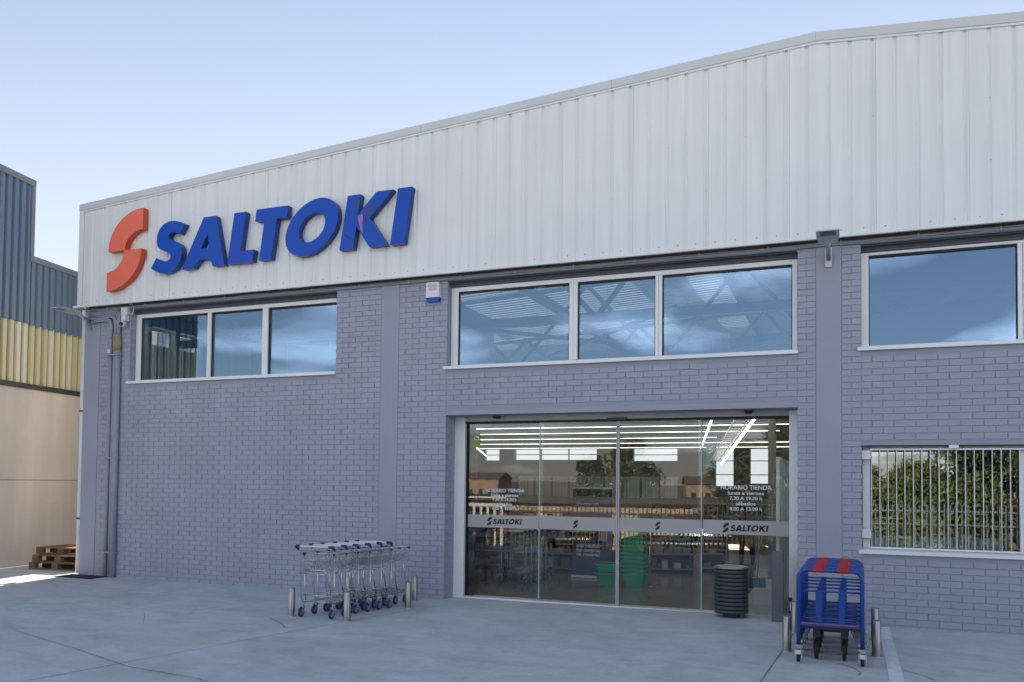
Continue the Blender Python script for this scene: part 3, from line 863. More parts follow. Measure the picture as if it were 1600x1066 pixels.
# windows -------------------------------------------------------------
def window(x0, x1, z0, z1, mull, label, glassmat='window_glass', head=0.075, yf=0.13, fw_=0.07):
    w = thing('window', label, 'window'); del w['category']; w.parent = shop
    zh = z1
    if head: z1 = z1 - head
    f = MB()
    f.bbox(x0, x0 + fw_ + 0.055, yf, yf + 0.09, z0 + 0.02, z1, 0.006)
    f.bbox(x1 - fw_, x1, yf, yf + 0.09, z0 + 0.02, z1, 0.006)
    f.bbox(x0 + fw_ + 0.055, x1 - fw_, yf, yf + 0.09, z1 - fw_, z1, 0.006)
    f.bbox(x0 + fw_ + 0.055, x1 - fw_, yf, yf + 0.09, z0 + 0.02, z0 + 0.06, 0.006)
    f.obj('frame', 'alu_white', w)
    xs_ = [x0 + fw_ + 0.055] + [q for mm_ in mull for q in mm_] + [x1 - fw_]
    for (a, b_) in mull:
        mu = MB(); mu.bbox(a, (a + b_) / 2 - 0.002, yf - 0.006, yf + 0.085, z0 + 0.06, z1 - fw_, 0.005)
        mu.bbox((a + b_) / 2 + 0.002, b_, yf - 0.012, yf + 0.085, z0 + 0.06, z1 - fw_, 0.005)
        mu.obj('mullion', 'alu_white', w)
    for k in range(0, len(xs_), 2):
        a, b_ = xs_[k], xs_[k + 1]
        t1, t2 = R.uniform(-.005, .005), R.uniform(-.004, .004)      # no two panes hang quite in one plane
        p = MB().obox((a - 0.005, yf + 0.042 - t1 / 2 - t2 / 2, z0 + 0.05), (b_ - a + 0.01, t1, 0), (0, 0.006, 0), (0, t2, z1 - fw_ - z0 - 0.045))
        p.obj('pane', glassmat, w)
        s = MB(); g_ = 0.012
        s.box(a, b_, yf + 0.018, yf + 0.034, z1 - fw_ - 0.03, z1 - fw_); s.box(a, a + g_, yf + 0.018, yf + 0.034, z0 + 0.06, z1 - fw_ - 0.03)
        s.box(b_ - g_, b_, yf + 0.018, yf + 0.034, z0 + 0.06, z1 - fw_ - 0.03)
        s.obj('gasket', 'black_rubber', w)
    s = MB(); n = len(s.v)
    s.v += [(x0 - 0.045, -0.045, z0 - 0.022), (x1 + 0.01, -0.045, z0 - 0.022), (x1 + 0.01, yf + 0.02, z0 - 0.006), (x0 - 0.045, yf + 0.02, z0 - 0.006),
            (x0 - 0.045, -0.045, z0 + 0.022), (x1 + 0.01, -0.045, z0 + 0.022), (x1 + 0.01, yf + 0.02, z0 + 0.045), (x0 - 0.045, yf + 0.02, z0 + 0.045)]
    for ff in ((0, 3, 2, 1), (4, 5, 6, 7), (0, 1, 5, 4), (1, 2, 6, 5), (2, 3, 7, 6), (3, 0, 4, 7)):
        s.f.append(tuple(n + i for i in ff)); s.mi.append(0); s.smooth.append(False)
    s.obj('sill', 'alu_white', w)
    # ribbed head plate over the glass, coloured dark for the recess shade
    h = MB(); h.box(x0, x1, 0.02, yf - 0.03, zh - 0.012, zh - 0.003)
    if head: h.box(x0, x1, yf - 0.029, yf + 0.09, zh - head + 0.002, zh - 0.003); h.box(x0, x1, yf - 0.045, yf - 0.0295, zh - head + 0.03, zh - head + 0.036)
    h.obj('head_plate', 'head_shade', w)
    return w
window(WINS[0][0], WINS[0][1], ZW0, ZW1, [(-10.647, -10.56), (-9.434, -9.311)], 'three-pane window left of the first pilaster')
window(WINS[1][0], WINS[1][1], ZW0, ZW1, [(-3.808, -3.678), (-2.511, -2.409)], 'three-pane window over the entrance')
window(WINS[2][0], WINS[2][1], ZW0, ZW1, [(2.02, 2.13), (3.7, 3.8)], 'window under the cladding right of the entrance', fw_=0.04)
w = window(BW[0], BW[1], BW[2], BW[3], [(2.02, 2.13), (3.7, 3.8)], 'barred window right of the entrance', 'barred_glass', head=0, fw_=0.04)
bars = MB()
bz0, bz1 = BW[2] + 0.085, BW[3] - 0.075
for (xa, xb) in ((0.345, 2.01), (2.14, 3.69), (3.81, 5.4)):
    n = int(round((xb - xa) / 0.0985))
    for k in range(n + 1):
        x = xa + (xb - xa) * k / n
        MB().tube([(x, 0.055, bz0 - 0.02), (x, 0.055, bz1 + 0.02)], 0.0065, 6).obj('bar', 'alu_white', w)
r_ = MB()
r_.box(0.33, 5.42, 0.045, 0.065, bz1 + 0.02, bz1 + 0.04); r_.box(0.33, 5.42, 0.045, 0.065, bz0 - 0.04, bz0 - 0.02)
r_.obj('bar_rail', 'alu_white', w)
for z in (1.16, 2.18):
    MB().bbox(0.225, 0.335, 0.02, 0.10, z, z + 0.115, 0.006).obj('hinge', 'white_plastic', w)
MB().bbox(1.235, 1.345, 0.0, 0.05, BW[3] - 0.035, BW[3] + 0.006, 0.004).obj('latch', 'alu_white', w)
for xx in (-12.1, -11.0, -8.9, -8.2, -5.2, -4.3, -1.6, 1.1, 1.75, 0.55):   # screw heads left proud of the head gasket
    pass

# entrance --------------------------------------------------------------
door = thing('entrance_door', 'automatic sliding glass entrance with four tall panes', 'door'); del door['category']; door.parent = shop
TH = gz(-3, 0) + 0.012
f = MB()
f.bbox(DX0 - 0.05, DX0 + 0.172, 0.3365, 0.50, TH - 0.03, DZ - 0.004, 0.006)
f.obj('jamb', 'alu_white', door); f = MB()
f.bbox(DX1 - 0.125, DX1 + 0.05, 0.3365, 0.50, TH - 0.03, DZ - 0.004, 0.006)
f.obj('jamb', 'alu_white', door)
MB().bbox(DX0 + 0.172, DX1 - 0.125, 0.342, 0.55, DZ - 0.078, DZ + 0.05, 0.005).obj('header', 'alu_header', door)
MB().box(DX0 + 0.172, DX1 - 0.125, 0.36, 0.54, DZ - 0.108, DZ - 0.078).obj('header_track', 'black_rubber', door)
MB().box(DX0 + 0.172, DX1 - 0.125, 0.335, 0.56, TH - 0.03, TH).obj('threshold', 'alu_white', door)
GX = [DX0 + 0.19, -4.356, -3.115, -1.888, DX1 - 0.125]
GZ1 = DZ - 0.11
for k in range(4):
    yg = 0.43 if k in (0, 3) else 0.40
    a, b_ = GX[k], GX[k + 1]
    if k == 0: b_ += 0.05
    if k == 3: a -= 0.05
    MB().box(a + 0.004, b_ - 0.004, yg, yg + 0.010, TH + 0.002, GZ1).obj('glass_pane', 'door_glass', door)
m = MB()
m.box(-3.140, -3.118, 0.386, 0.412, TH + 0.004, GZ1); m.box(-3.112, -3.090, 0.386, 0.412, TH + 0.004, GZ1)
m.obj('meeting_stile', 'alu_header', door)
m = MB(); m.box(-4.366, -4.350, 0.412, 0.428, TH + 0.004, GZ1); m.box(-1.896, -1.880, 0.412, 0.428, TH + 0.004, GZ1)
m.obj('edge_strip', 'partition_teal', door)
MB().box(DX0 + 0.173, DX0 + 0.19, 0.40, 0.47, TH, GZ1).obj('jamb_gasket', 'black_rubber', door)
MB().box(DX0 + 0.192, DX0 + 0.30, 0.46, 0.50, TH, GZ1).obj('inner_post', 'dark_plastic', door)
m = MB(); m.bbox(-3.26, -2.97, 0.30, 0.36, DZ - 0.105, DZ - 0.062, 0.008); m.obj('motion_sensor', 'dark_plastic', door)
m = MB()
for xx in (-5.02, -1.22): m.lathe([(0.0, DZ - 0.05), (0.045, DZ - 0.047), (0.06, DZ - 0.02), (0.06, DZ - 0.003)], xx, 0.25, 16)
m.obj('ceiling_sensor', 'dark_plastic', door)
# frosted band and lettering cut through it
S_ = [(-10.838, 6.36), (-10.959, 6.408), (-11.07, 6.441), (-11.202, 6.443), (-11.323, 6.407), (-11.421, 6.327), (-11.474, 6.21), (-11.481, 6.088), (-11.445, 5.997), (-11.365, 5.941), (-11.252, 5.901), (-11.174, 5.867), (-11.143, 5.813), (-11.17, 5.754), (-11.235, 5.726), (-11.313, 5.733), (-11.404, 5.767), (-11.479, 5.805), (-11.601, 5.627), (-11.51, 5.576), (-11.396, 5.531), (-11.284, 5.51), (-11.152, 5.528), (-11.022, 5.594), (-10.927, 5.707), (-10.887, 5.841), (-10.902, 5.945), (-10.958, 6.02), (-11.059, 6.073), (-11.17, 6.118), (-11.211, 6.157), (-11.206, 6.2), (-11.152, 6.233), (-11.075, 6.239), (-10.997, 6.21), (-10.957, 6.192)]
A_ = [(-10.42, 6.43), (-10.149, 6.43), (-9.949, 5.55), (-10.204, 5.55), (-10.251, 5.692), (-10.495, 5.692), (-10.63, 5.55), (-10.889, 5.55)]
AH = [(-10.322, 6.128), (-10.29, 5.88), (-10.472, 5.88)]
L_ = [(-9.753, 6.43), (-9.507, 6.43), (-9.606, 5.757), (-9.318, 5.757), (-9.353, 5.555), (-9.884, 5.555)]
T_ = [(-9.279, 6.438), (-8.633, 6.438), (-8.662, 6.238), (-8.859, 6.238), (-8.965, 5.56), (-9.213, 5.56), (-9.114, 6.238), (-9.31, 6.238)]
O_ = [(-8.16 + 0.49 * c_(t) + 0.165 * s_(t), 6.02 + 0.471 * s_(t)) for t in [2 * PI * k / 40 for k in range(40)]]
OH = [(-8.152 + 0.248 * c_(t) + 0.075 * s_(t), 6.017 + 0.244 * s_(t)) for t in [2 * PI * k / 32 for k in range(32)]]
K_ = [(-7.465, 6.46), (-7.224, 6.46), (-7.269, 6.131), (-6.927, 6.465), (-6.623, 6.465), (-7.05, 6.053), (-6.724, 5.585), (-7.05, 5.585), (-7.296, 5.946), (-7.353, 5.58), (-7.61, 5.58)]
I_ = [(-6.536, 6.468), (-6.287, 6.468), (-6.418, 5.58), (-6.668, 5.58)]
def arc(cx_, cz, rx, rz, a0, a1, n=20):
    return [(cx_ + rx * c_(a0 + (a1 - a0) * k / n), cz + rz * s_(a0 + (a1 - a0) * k / n)) for k in range(n + 1)]
E1 = arc(-11.81, 6.022, 0.825, 0.738, PI, PI / 2) + arc(-11.81, 6.022, 0.425, 0.348, PI / 2, PI)
E2 = arc(-12.658, 6.018, 0.828, 0.73, -PI / 2, 0) + arc(-12.658, 6.018, 0.406, 0.38, 0, -PI / 2)
WORD = [('S', S_, None), ('A', A_, [AH]), ('L', L_, None), ('T', T_, None), ('O', O_, [OH]), ('K', K_, None), ('I', I_, None)]
def tf(poly, x, z, k, x0, z0): return [(x + (a - x0) * k, z + (b_ - z0) * k) for a, b_ in poly]
bz_lo, bz_hi = 1.118, 1.318
for k in range(4):
    yg = 0.4285 if k in (0, 3) else 0.3985
    a, b_ = GX[k], GX[k + 1]
    MB().box(a + (0.012 if k != 3 else 0.02), b_ - (0.012 if k else 0.02), yg - 0.0015, yg, bz_lo + 0.004 * k, bz_hi + 0.004 * k).obj('frosted_band', 'frost_band', door)
def decal_word(x, z, k, y):
    m = MB()
    for _, p, h in WORD: m.prism(tf(p, x, z, k, -12.66, 5.29), y - 0.0015, y, [tf(q, x, z, k, -12.66, 5.29) for q in h] if h else None)
    m.obj('band_lettering', 'black_rubber', door)
def decal_emblem(x, z, k, y):
    m = MB(); m.prism(tf(E1, x, z, k, -12.66, 5.29), y - 0.0015, y); m.prism(tf(E2, x, z, k, -12.66, 5.29), y - 0.0015, y)
    m.obj('band_emblem', 'black_rubber', door)
for (x, y) in ((-5.235, 0.4255), (-1.590, 0.4255)):
    k = 0.092 if x < -3 else 0.098
    decal_word(x, 1.152, k, y); decal_emblem(x, 1.152, k, y)
decal_emblem(-3.80, 1.150, 0.085, 0.3955); decal_emblem(-2.55, 1.160, 0.085, 0.3955)
def hours(x, z, y, k):
    m = MB()
    add_text(m, 'HORARIO TIENDA', x, y, z + 0.262 * k, 0.083 * k, 0.70 * k, 0.0016)
    add_text(m, 'lunes a viernes', x, y, z + 0.188 * k, 0.071 * k, 0.49 * k, 0.0014)
    add_text(m, '7.30 A 19.30 h', x, y, z + 0.115 * k, 0.068 * k, 0.44 * k, 0.0014)
    add_text(m, 's\u00e1bados', x, y, z + 0.040 * k, 0.071 * k, 0.275 * k, 0.0014)
    add_text(m, '8.00 A 13.00 h', x, y, z - 0.035 * k, 0.068 * k, 0.44 * k, 0.0014)
    m.obj('opening_hours', 'print_white', door)
hours(-4.945, 1.432, 0.4275, 0.94); hours(-1.275, 1.505, 0.4275, 1.0)
m = MB(); m.box(-5.50, -5.375, 0.4265, 0.4295, 2.40, 2.60)
m.box(-5.478, -5.397, 0.4245, 0.4265, 2.505, 2.565, mi=1)
m.prism([(-5.468, 2.548), (-5.445, 2.548), (-5.41, 2.53), (-5.415, 2.518), (-5.45, 2.522), (-5.468, 2.53)], 0.4225, 0.4245, mi=2)
m.obj('camera_notice', ['lime_green', 'print_white', 'black_rubber'], door)

# ------------------------------------------------------------------ sign
sign = thing('shop_sign', 'raised shop sign of blue SALTOKI letters with an orange curved emblem on the white cladding', 'sign', (-9.5, YC, 5.9))
def loc(poly): return [(a + 9.5, b_ - 5.9) for a, b_ in poly]
YF = -0.128
FILM1 = [(-7.266, 6.1), (-7.182, 6.138), (-7.168, 6.066), (-7.184, 5.958), (-7.165, 5.862), (-7.172, 5.801), (-7.212, 5.883), (-7.248, 5.996)]
FILM2 = [(-7.45, 6.396), (-7.358, 6.346), (-7.293, 6.275), (-7.279, 6.195), (-7.296, 6.127), (-7.309, 6.191), (-7.329, 6.264), (-7.385, 6.328)]
FILM3 = [(-7.534, 5.885), (-7.493, 5.825), (-7.419, 5.775), (-7.353, 5.753), (-7.357, 5.738), (-7.426, 5.757), (-7.501, 5.803)]
FILM4 = [(-7.153, 6.173), (-7.069, 6.273), (-6.961, 6.23), (-6.95, 6.174), (-7.012, 6.095), (-7.056, 6.066), (-7.119, 6.107), (-7.124, 6.014), (-7.137, 5.922), (-7.154, 6.064)]
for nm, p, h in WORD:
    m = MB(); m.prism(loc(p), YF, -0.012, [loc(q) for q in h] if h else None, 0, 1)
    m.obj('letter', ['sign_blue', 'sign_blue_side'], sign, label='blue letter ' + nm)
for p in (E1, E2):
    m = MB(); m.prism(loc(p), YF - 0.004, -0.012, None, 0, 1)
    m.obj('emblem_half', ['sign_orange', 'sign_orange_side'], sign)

# loose protective film on the K; its pinkish reflection painted as a lilac streak
principled('film_reflection', (0.34, 0.17, 0.42), 0.2)
principled('film_navy', (0.006, 0.03, 0.22), 0.12)
kk_ = [o for o in sign.children if o.get('label') == 'blue letter K'][0]
for pts_, mt in ((FILM1, 'film_reflection'), (FILM2, 'film_navy'), (FILM3, 'film_navy'), (FILM4, 'film_navy')):
    m = MB(); m.prism(loc(pts_), YF - 0.004, YF - 0.001); m.obj('loose_film', mt, kk_)

# ------------------------------------------------------------------ facade fittings
# cable run under the cladding
m = MB()
for (yy, z, r_) in ((-0.022, 5.046, 0.010), (-0.026, 5.027, 0.012), (-0.018, 5.010, 0.009)):
    pts = []; x = -13.3
    while x < XR - 0.1:
        pts.append((x, yy + R.uniform(-.003, .003), z + R.uniform(-.006, .006))); x += 0.28
    m.tube(pts, r_, 6)
cable = m.obj('cable_run', 'conduit_grey')
tag(cable, 'grey bundle of cables clipped along the wall under the white cladding', 'cable')
x = -12.9
while x < 6.5:
    MB().bbox(x - 0.014, x + 0.014, -0.042, 0.0, 4.998, 5.06, 0.004).obj('cable_clip', 'conduit_grey', cable)
    x += 0.92
pipes = thing('cable_conduit', 'vertical bundle of three grey cable conduits left of the upper left window', 'conduit', (-12.66, -0.05, 0))
for (dx, r_, zt) in ((-0.105, 0.040, 4.45), (0.0, 0.036, 4.52), (0.075, 0.056, 4.52)):
    m = MB(); m.tube([(dx, 0, 0.015), (dx, 0, zt)], r_, 12); m.obj('pipe', 'conduit_grey', pipes)
    if dx > -0.05:
        m = MB(); m.tube([(dx, 0, zt - 0.30), (dx, 0, zt - 0.03)], r_ + 0.003, 12); m.obj('warning_label', 'label_yellow', pipes)
MB().box(-0.14, -0.07, -0.047, -0.043, 4.17, 4.25).obj('white_label', 'white_plastic', pipes)
for z in (0.45, 2.2, 4.13):
    MB().box(-0.16, 0.15, -0.062, 0.045, z, z + 0.022).obj('pipe_strap', 'conduit_grey', pipes)
for i in range(7):
    dx = (-0.105, -0.09, -0.01, 0.01, 0.05, 0.075, 0.10)[i]; zt = 4.43 if dx < -.05 else 4.5
    zc = 4.80 + i * 0.033; k = 0.10 + 0.012 * i
    pts = [(dx, 0, zt), (dx, 0.0, zc - 0.16)]
    for q in range(1, 6):
        a = q / 5 * PI / 2; pts.append((dx - k * (1 - c_(a)) - 0.0, 0.005 * i - 0.01, zc - 0.16 + 0.16 * s_(a)))
    pts += [(-0.42, -0.01 + 0.006 * i, zc - 0.01 + R.uniform(-.01, .01)), (-0.72, -0.005 + 0.004 * i, zc - 0.035 + R.uniform(-.01, .01))]
    m = MB(); m.tube(pts, 0.017, 7); m.obj('bent_conduit', 'conduit_grey', pipes)

sc1 = thing('security_camera', 'white security camera below two junction boxes beside the upper left window', 'camera', (-12.43, -0.004, 4.82))
MB().bbox(-0.075, 0.075, -0.08, 0, 0.06, 0.20, 0.006).obj('junction_box', 'white_plastic', sc1)
MB().bbox(-0.045, 0.06, -0.10, -0.002, -0.06, 0.055, 0.006).obj('bracket', 'white_plastic', sc1)
m = MB(); m.tube([(0.02, -0.05, -0.11), (0.045, -0.17, -0.13)], [0.045, 0.05], 14); m.obj('camera_body', 'white_plastic', sc1)
m = MB(); m.tube([(0.0455, -0.1705, -0.13), (0.048, -0.19, -0.134)], 0.038, 14); m.obj('lens', 'dark_plastic', sc1)
m = MB(); pts = [(0.12 + 0.07 * c_(a), -0.03, 0.16 + 0.10 * s_(a)) for a in [-1.4 + 3.4 * k / 10 for k in range(11)]]
m.tube(pts, 0.008, 6); m.obj('cable_loop', 'white_plastic', sc1)

al = thing('alarm_siren', 'white alarm siren with a blue base between two upper windows', 'alarm', (-6.0, -0.003, 4.82))
m = MB(); m.prism([(-0.115, 0.135), (-0.09, 0.155), (0.09, 0.155), (0.115, 0.135), (0.115, -0.085), (-0.115, -0.085)], -0.085, 0); m.obj('cover', 'white_plastic', al)
m = MB(); m.prism([(-0.112, -0.087), (0.112, -0.087), (0.10, -0.15), (-0.10, -0.15)], -0.082, 0); m.obj('strobe_base', 'sign_blue', al)
m = MB(); m.prism([(-0.075, 0.12), (0.075, 0.12), (0.06, 0.03), (-0.06, 0.03)], -0.095, -0.0852); m.obj('front_plate', 'grey_plastic', al)

def floodlight(loc_, label, mirror):
    t = thing('wall_lamp', label, 'lamp', loc_, 0, 'arm floodlights on the pilasters')
    MB().bbox(-0.045, 0.045, -0.02, 0, -0.14, 0.12, 0.004).obj('wall_plate', 'galvanised', t)
    m = MB(); m.tube([(0, -0.015, -0.03), (0, -0.20, 0.06), (0, -0.34, 0.115)], [0.032, 0.03, 0.028], 10); m.obj('arm', 'galvanised', t)
    m = MB(); pr = [(-0.34, 0.092), (-0.36, 0.135), (-0.55, 0.15), (-0.80, 0.145), (-0.86, 0.135), (-0.86, 0.120), (-0.60, 0.112)]
    n = len(pr)
    for sx in (-0.13, 0.13):
        for (yy, z) in pr: m.v.append((sx * (0.8 if yy > -0.5 else 1), yy, z))
    m.f.append(tuple(range(n))); m.f.append(tuple(reversed(range(n, 2 * n))))
    for k in range(n): m.f.append((k, k + n, (k + 1) % n + n, (k + 1) % n))
    m.mi = [0] * len(m.f); m.smooth = [False] * len(m.f)
    m.v = [(a * 1.05, b__ * 0.92 - 0.02, c) for a, b__, c in m.v]
    m.obj('lamp_head', 'grey_plastic', t)
    m = MB(); n = 4; m.quad((-0.09, -0.62, 0.108), (0.09, -0.62, 0.108), (0.09, -0.79, 0.112), (-0.09, -0.79, 0.112)); m.obj('lamp_lens', 'window_dark', t)
    return t
fl1 = floodlight((-13.30, -0.005, 4.80), 'grey wall lamp on an arm at the left corner of the shop', 0)
fl2 = dup(fl1, (-0.17, -0.005, 4.86), None, 'grey wall lamp on an arm at the top of the pilaster right of the entrance')
# black fixings on the side wall seen past the corner
for (z, r_, lab) in ((1.70, 0.07, 'upper black bracket sticking out of the side wall past the left corner'), (0.98, 0.10, 'lower black coil of hose on the side wall past the left corner')):
    t = thing('wall_bracket', lab, 'bracket', (-13.58, 0.35, z))
    m = MB(); m.tube([(0.06, 0, 0), (-0.22, 0, 0.01)], r_ * 0.55, 10); m.obj('arm', 'black_rubber', t)
    m = MB()
    for q in range(3): m.tube([(-0.16 + 0.0 * q, -0.06 + 0.06 * q, -r_ + 0.05 * q), (-0.16, -0.02 + 0.06 * q, r_ * 0.6)], r_ * 0.55, 8)
    m.obj('coil', 'black_rubber', t)

# ------------------------------------------------------------------ neighbour building
P0 = Vector((-15.8, 0.14, 0)); DR = Vector((-0.188, 0.982, 0)).normalized(); NR = Vector((0.982, 0.188, 0)).normalized()
nb = thing('neighbour_building', 'neighbouring hall of pinkish concrete with yellow translucent sheets and blue-grey ribbed steel above', 'building', P0, math.atan2(DR.y, DR.x))
# local frame: x along the wall (t), y = left of it (into the building), z up
def corr(t0, t1, z0, z1, pitch, depth, y0=0.0, flat=0.5):
    m = MB(); pts = []; t = t0
    while t < t1:
        for (a, d) in ((0, 0), (flat, 0), (flat + 0.13, depth), (0.87, depth)):
            if t + a * pitch <= t1: pts.append((t + a * pitch, y0 + d))
        t += pitch
    pts.append((t1, y0))
    f0 = z0 if callable(z0) else (lambda q: z0); f1 = z1 if callable(z1) else (lambda q: z1)
    for (p, q) in zip(pts[:-1], pts[1:]): m.quad((p[0], p[1], f0(p[0])), (q[0], q[1], f0(q[0])), (q[0], q[1], f1(q[0])), (p[0], p[1], f1(p[0])))
    return m
STEP = 0.59
for (a, b_) in ((-4.4, -0.7), (-0.7, 3.2), (3.2, 7.1)):
    MB().bbox(a + 0.004, b_ - 0.004, 0, 0.2, -1.2, 1.775, 0.006).obj('concrete_panel', 'nb_concrete', nb)
    MB().bbox(a + 0.004, b_ - 0.004, 0, 0.2, 1.785, 3.70, 0.006).obj('concrete_panel', 'nb_concrete', nb)
MB().box(-4.4, 7.1, 0.02, 0.19, -1.2, 3.7).obj('wall_core', 'nb_dark', nb)
MB().bbox(-4.4, 7.1, -0.05, 0.1, 3.70, 3.80, 0.004).obj('base_trim', 'nb_dark', nb)
corr(-4.4, 7.1, 3.80, 5.06, 0.187, 0.045).obj('translucent_sheet', 'translucent_sheet', nb)
corr(-4.4, STEP, 5.06, 8.02, 0.187, 0.045, -0.02).obj('steel_cladding', 'nb_steel', nb)
corr(STEP, 7.1, 5.03, 6.42, 0.187, 0.045, -0.02).obj('steel_cladding', 'nb_steel', nb)
MB().box(-4.4, STEP + 0.03, -0.045, 0.35, 7.99, 8.12).obj('coping', 'nb_trim', nb)
MB().box(STEP - 0.07, STEP + 0.03, -0.04, 0.35, 6.515, 7.988).obj('corner_flashing', 'nb_trim', nb)
MB().box(STEP - 0.07, 7.1, -0.045, 0.35, 6.39, 6.512).obj('coping', 'nb_trim', nb)
m = MB(); m.box(-4.4, STEP, 0.04, 8, 3.7, 7.98); m.box(STEP, 7.1, 0.04, 8, 3.7, 6.38); m.box(-4.4, 7.1, 0.2, 8, -1.2, 3.69)
m.obj('hall_block', 'nb_trim', nb)
# added blocks hidden from the yard by the shop, keeping low sun off this side
sun_block = MB(); sun_block.box(-16.2, -15.0, 2.6, 3.3, -0.5, 7.9); sun_block.box(-15.2, -13.52, 4.4, 5, -0.3, 2.2)
tag(sun_block.obj('sun_blocks', 'nb_concrete'), 'added unseen concrete blocks that keep the sun off the alley', 'building')

# pallets
def make_pallet(loc_, rz, label):
    t = thing('wooden_pallet', label, 'pallet', loc_, rz, 'stack of wooden pallets in the alley')
    blk = MB().box(0, 0.145, 0, 0.1, 0.022, 0.1).mesh('block', 'wood')
    for x in (0, 0.5275, 1.055):
        for y in (0, 0.35, 0.70):
            o = bpy.data.objects.new('block', blk); C.objects.link(o); o.parent = t; o.location = (x, y, 0)
    lo = MB().box(0, 1.2, 0, 0.1, 0, 0.0215).mesh('bottom_board', 'wood')
    for y in (0, 0.35, 0.70):
        o = bpy.data.objects.new('bottom_board', lo); C.objects.link(o); o.parent = t; o.location = (0, y, 0)
    st = MB().box(0, 0.145, 0, 0.8, 0.1005, 0.1215).mesh('stringer_board', 'wood')
    for x in (0, 0.5275, 1.055):
        o = bpy.data.objects.new('stringer_board', st); C.objects.link(o); o.parent = t; o.location = (x, 0, 0)
    tp = MB().box(0, 1.2, 0, 0.1, 0.122, 0.143).mesh('top_board', 'wood')
    for y in (0, 0.175, 0.35, 0.525, 0.70):
        o = bpy.data.objects.new('top_board', tp); C.objects.link(o); o.parent = t; o.location = (0, y, 0)
    return t
pal = make_pallet((-15.12, 0.24, 0.005), 0.16, 'bottom wooden pallet of the stack in the alley at the far left')
dup(pal, (-15.06, 0.27, 0.150), 0.13, 'middle wooden pallet of the stack in the alley at the far left')
dup(pal, (-15.15, 0.42, 0.295), 0.10, 'top wooden pallet of the stack, set back from the ones below')

# ------------------------------------------------------------------ bollards, bin, door guard
def bollard(x, y, label, first=[None]):
    z = gz(x, y)
    if first[0] is None:
        t = thing('bollard', label, 'bollard', (x, y, z), 0, 'short stainless steel bollards guarding the trolley parks')
        m = MB(); m.lathe([(0.046, 0.006), (0.046, 0.372), (0.042, 0.377), (0.0, 0.377)], 0, 0, 28); m.obj('post', 'steel', t)
        m = MB(); m.lathe([(0.060, 0.0), (0.060, 0.006), (0.0465, 0.0065)], 0, 0, 28); m.obj('foot_ring', 'galvanised', t)
        first[0] = t; return t
    return dup(first[0], (x, y, z), R.uniform(0, 6), label)
bollard(-6.93, -2.29, 'steel bollard left of the front shopping trolley')
bollard(-6.03, -2.32, 'steel bollard at the right front wheel of the front shopping trolley')
bollard(-5.86, -0.99, 'steel bollard right of the rear end of the shopping trolleys, nearer of the two there')
bollard(-6.14, -0.28, 'steel bollard behind the rear end of the shopping trolleys, close to the wall')
bollard(-6.95, -0.85, 'steel bollard seen through the wires behind the shopping trolleys')
bollard(-0.57, -2.12, 'steel bollard at the left front of the blue platform trucks')
bollard(-0.55, -0.88, 'steel bollard half hidden left of the blue platform trucks')
bollard(0.325, -2.05, 'steel bollard between the blue platform trucks and the white stripe, at the front')
bollard(0.345, -1.05, 'steel bollard behind the front one between the blue trucks and the white stripe')
bollard(-0.02, -0.30, 'steel bollard seen through the blue frames against the wall')

bx, by = -1.43, 0.10
bn = thing('litter_bin', 'round dark grey slatted metal litter bin in front of the entrance glass', 'litter bin', (bx, by, gz(bx, by)))
m = MB(); m.lathe([(0.0, 0.0), (0.115, 0.0), (0.115, 0.055), (0.0, 0.055)], 0, 0, 24); m.obj('base', 'bin_grey', bn)
m = MB(); m.lathe([(0.0, 0.056), (0.205, 0.058), (0.205, 0.655), (0.19, 0.655), (0.19, 0.07), (0.0, 0.07)], 0, 0, 32); m.obj('liner', 'black_rubber', bn)
for k in range(11):
    z0 = 0.058 + k * 0.0545
    m = MB(); m.lathe([(0.216, z0), (0.226, z0), (0.226, z0 + 0.046), (0.216, z0 + 0.046), (0.216, z0)], 0, 0, 40); m.obj('slat_ring', 'bin_grey', bn)
m = MB()
for k in range(4):
    a = 0.3 + k * PI / 2; m.tube([(0.214 * c_(a), 0.214 * s_(a), 0.06), (0.214 * c_(a), 0.214 * s_(a), 0.655)], 0.011, 6)
m.obj('upright', 'bin_grey', bn)
m = MB(); m.lathe([(0.10, 0.672), (0.232, 0.662), (0.232, 0.682), (0.225, 0.690), (0.105, 0.690), (0.10, 0.672)], 0, 0, 40); m.obj('lid_ring', 'steel', bn)

gd = thing('door_guard', 'flat grey guard post standing before the right edge of the entrance', 'guard post', (-0.81, -0.05, gz(-0.8, 0)))
MB().bbox(-0.07, 0.07, -0.09, -0.05, 0, 0.93, 0.004).obj('front_plate', 'post_grey', gd)
MB().box(0.03, 0.068, -0.049, 0.20, 0, 0.925).obj('side_plate', 'post_grey', gd)
MB().box(0.069, 0.08, -0.07, -0.03, 0.80, 0.90).obj('reader', 'dark_plastic', gd)
rp = thing('lock_rod', 'thin galvanised lock rod standing beside the right door jamb', 'rod', (-0.66, 0.10, gz(-.6, 0)))
m = MB(); m.tube([(0, 0, 0.0), (0, 0, 0.26)], 0.018, 10); m.obj('rod', 'galvanised', rp)
m = MB(); m.tube([(0, 0, 0.26), (0, 0, 0.30)], 0.026, 10); m.tube([(0, 0, .10), (0, 0, .12)], .024, 10); m.obj('cap', 'dark_plastic', rp)

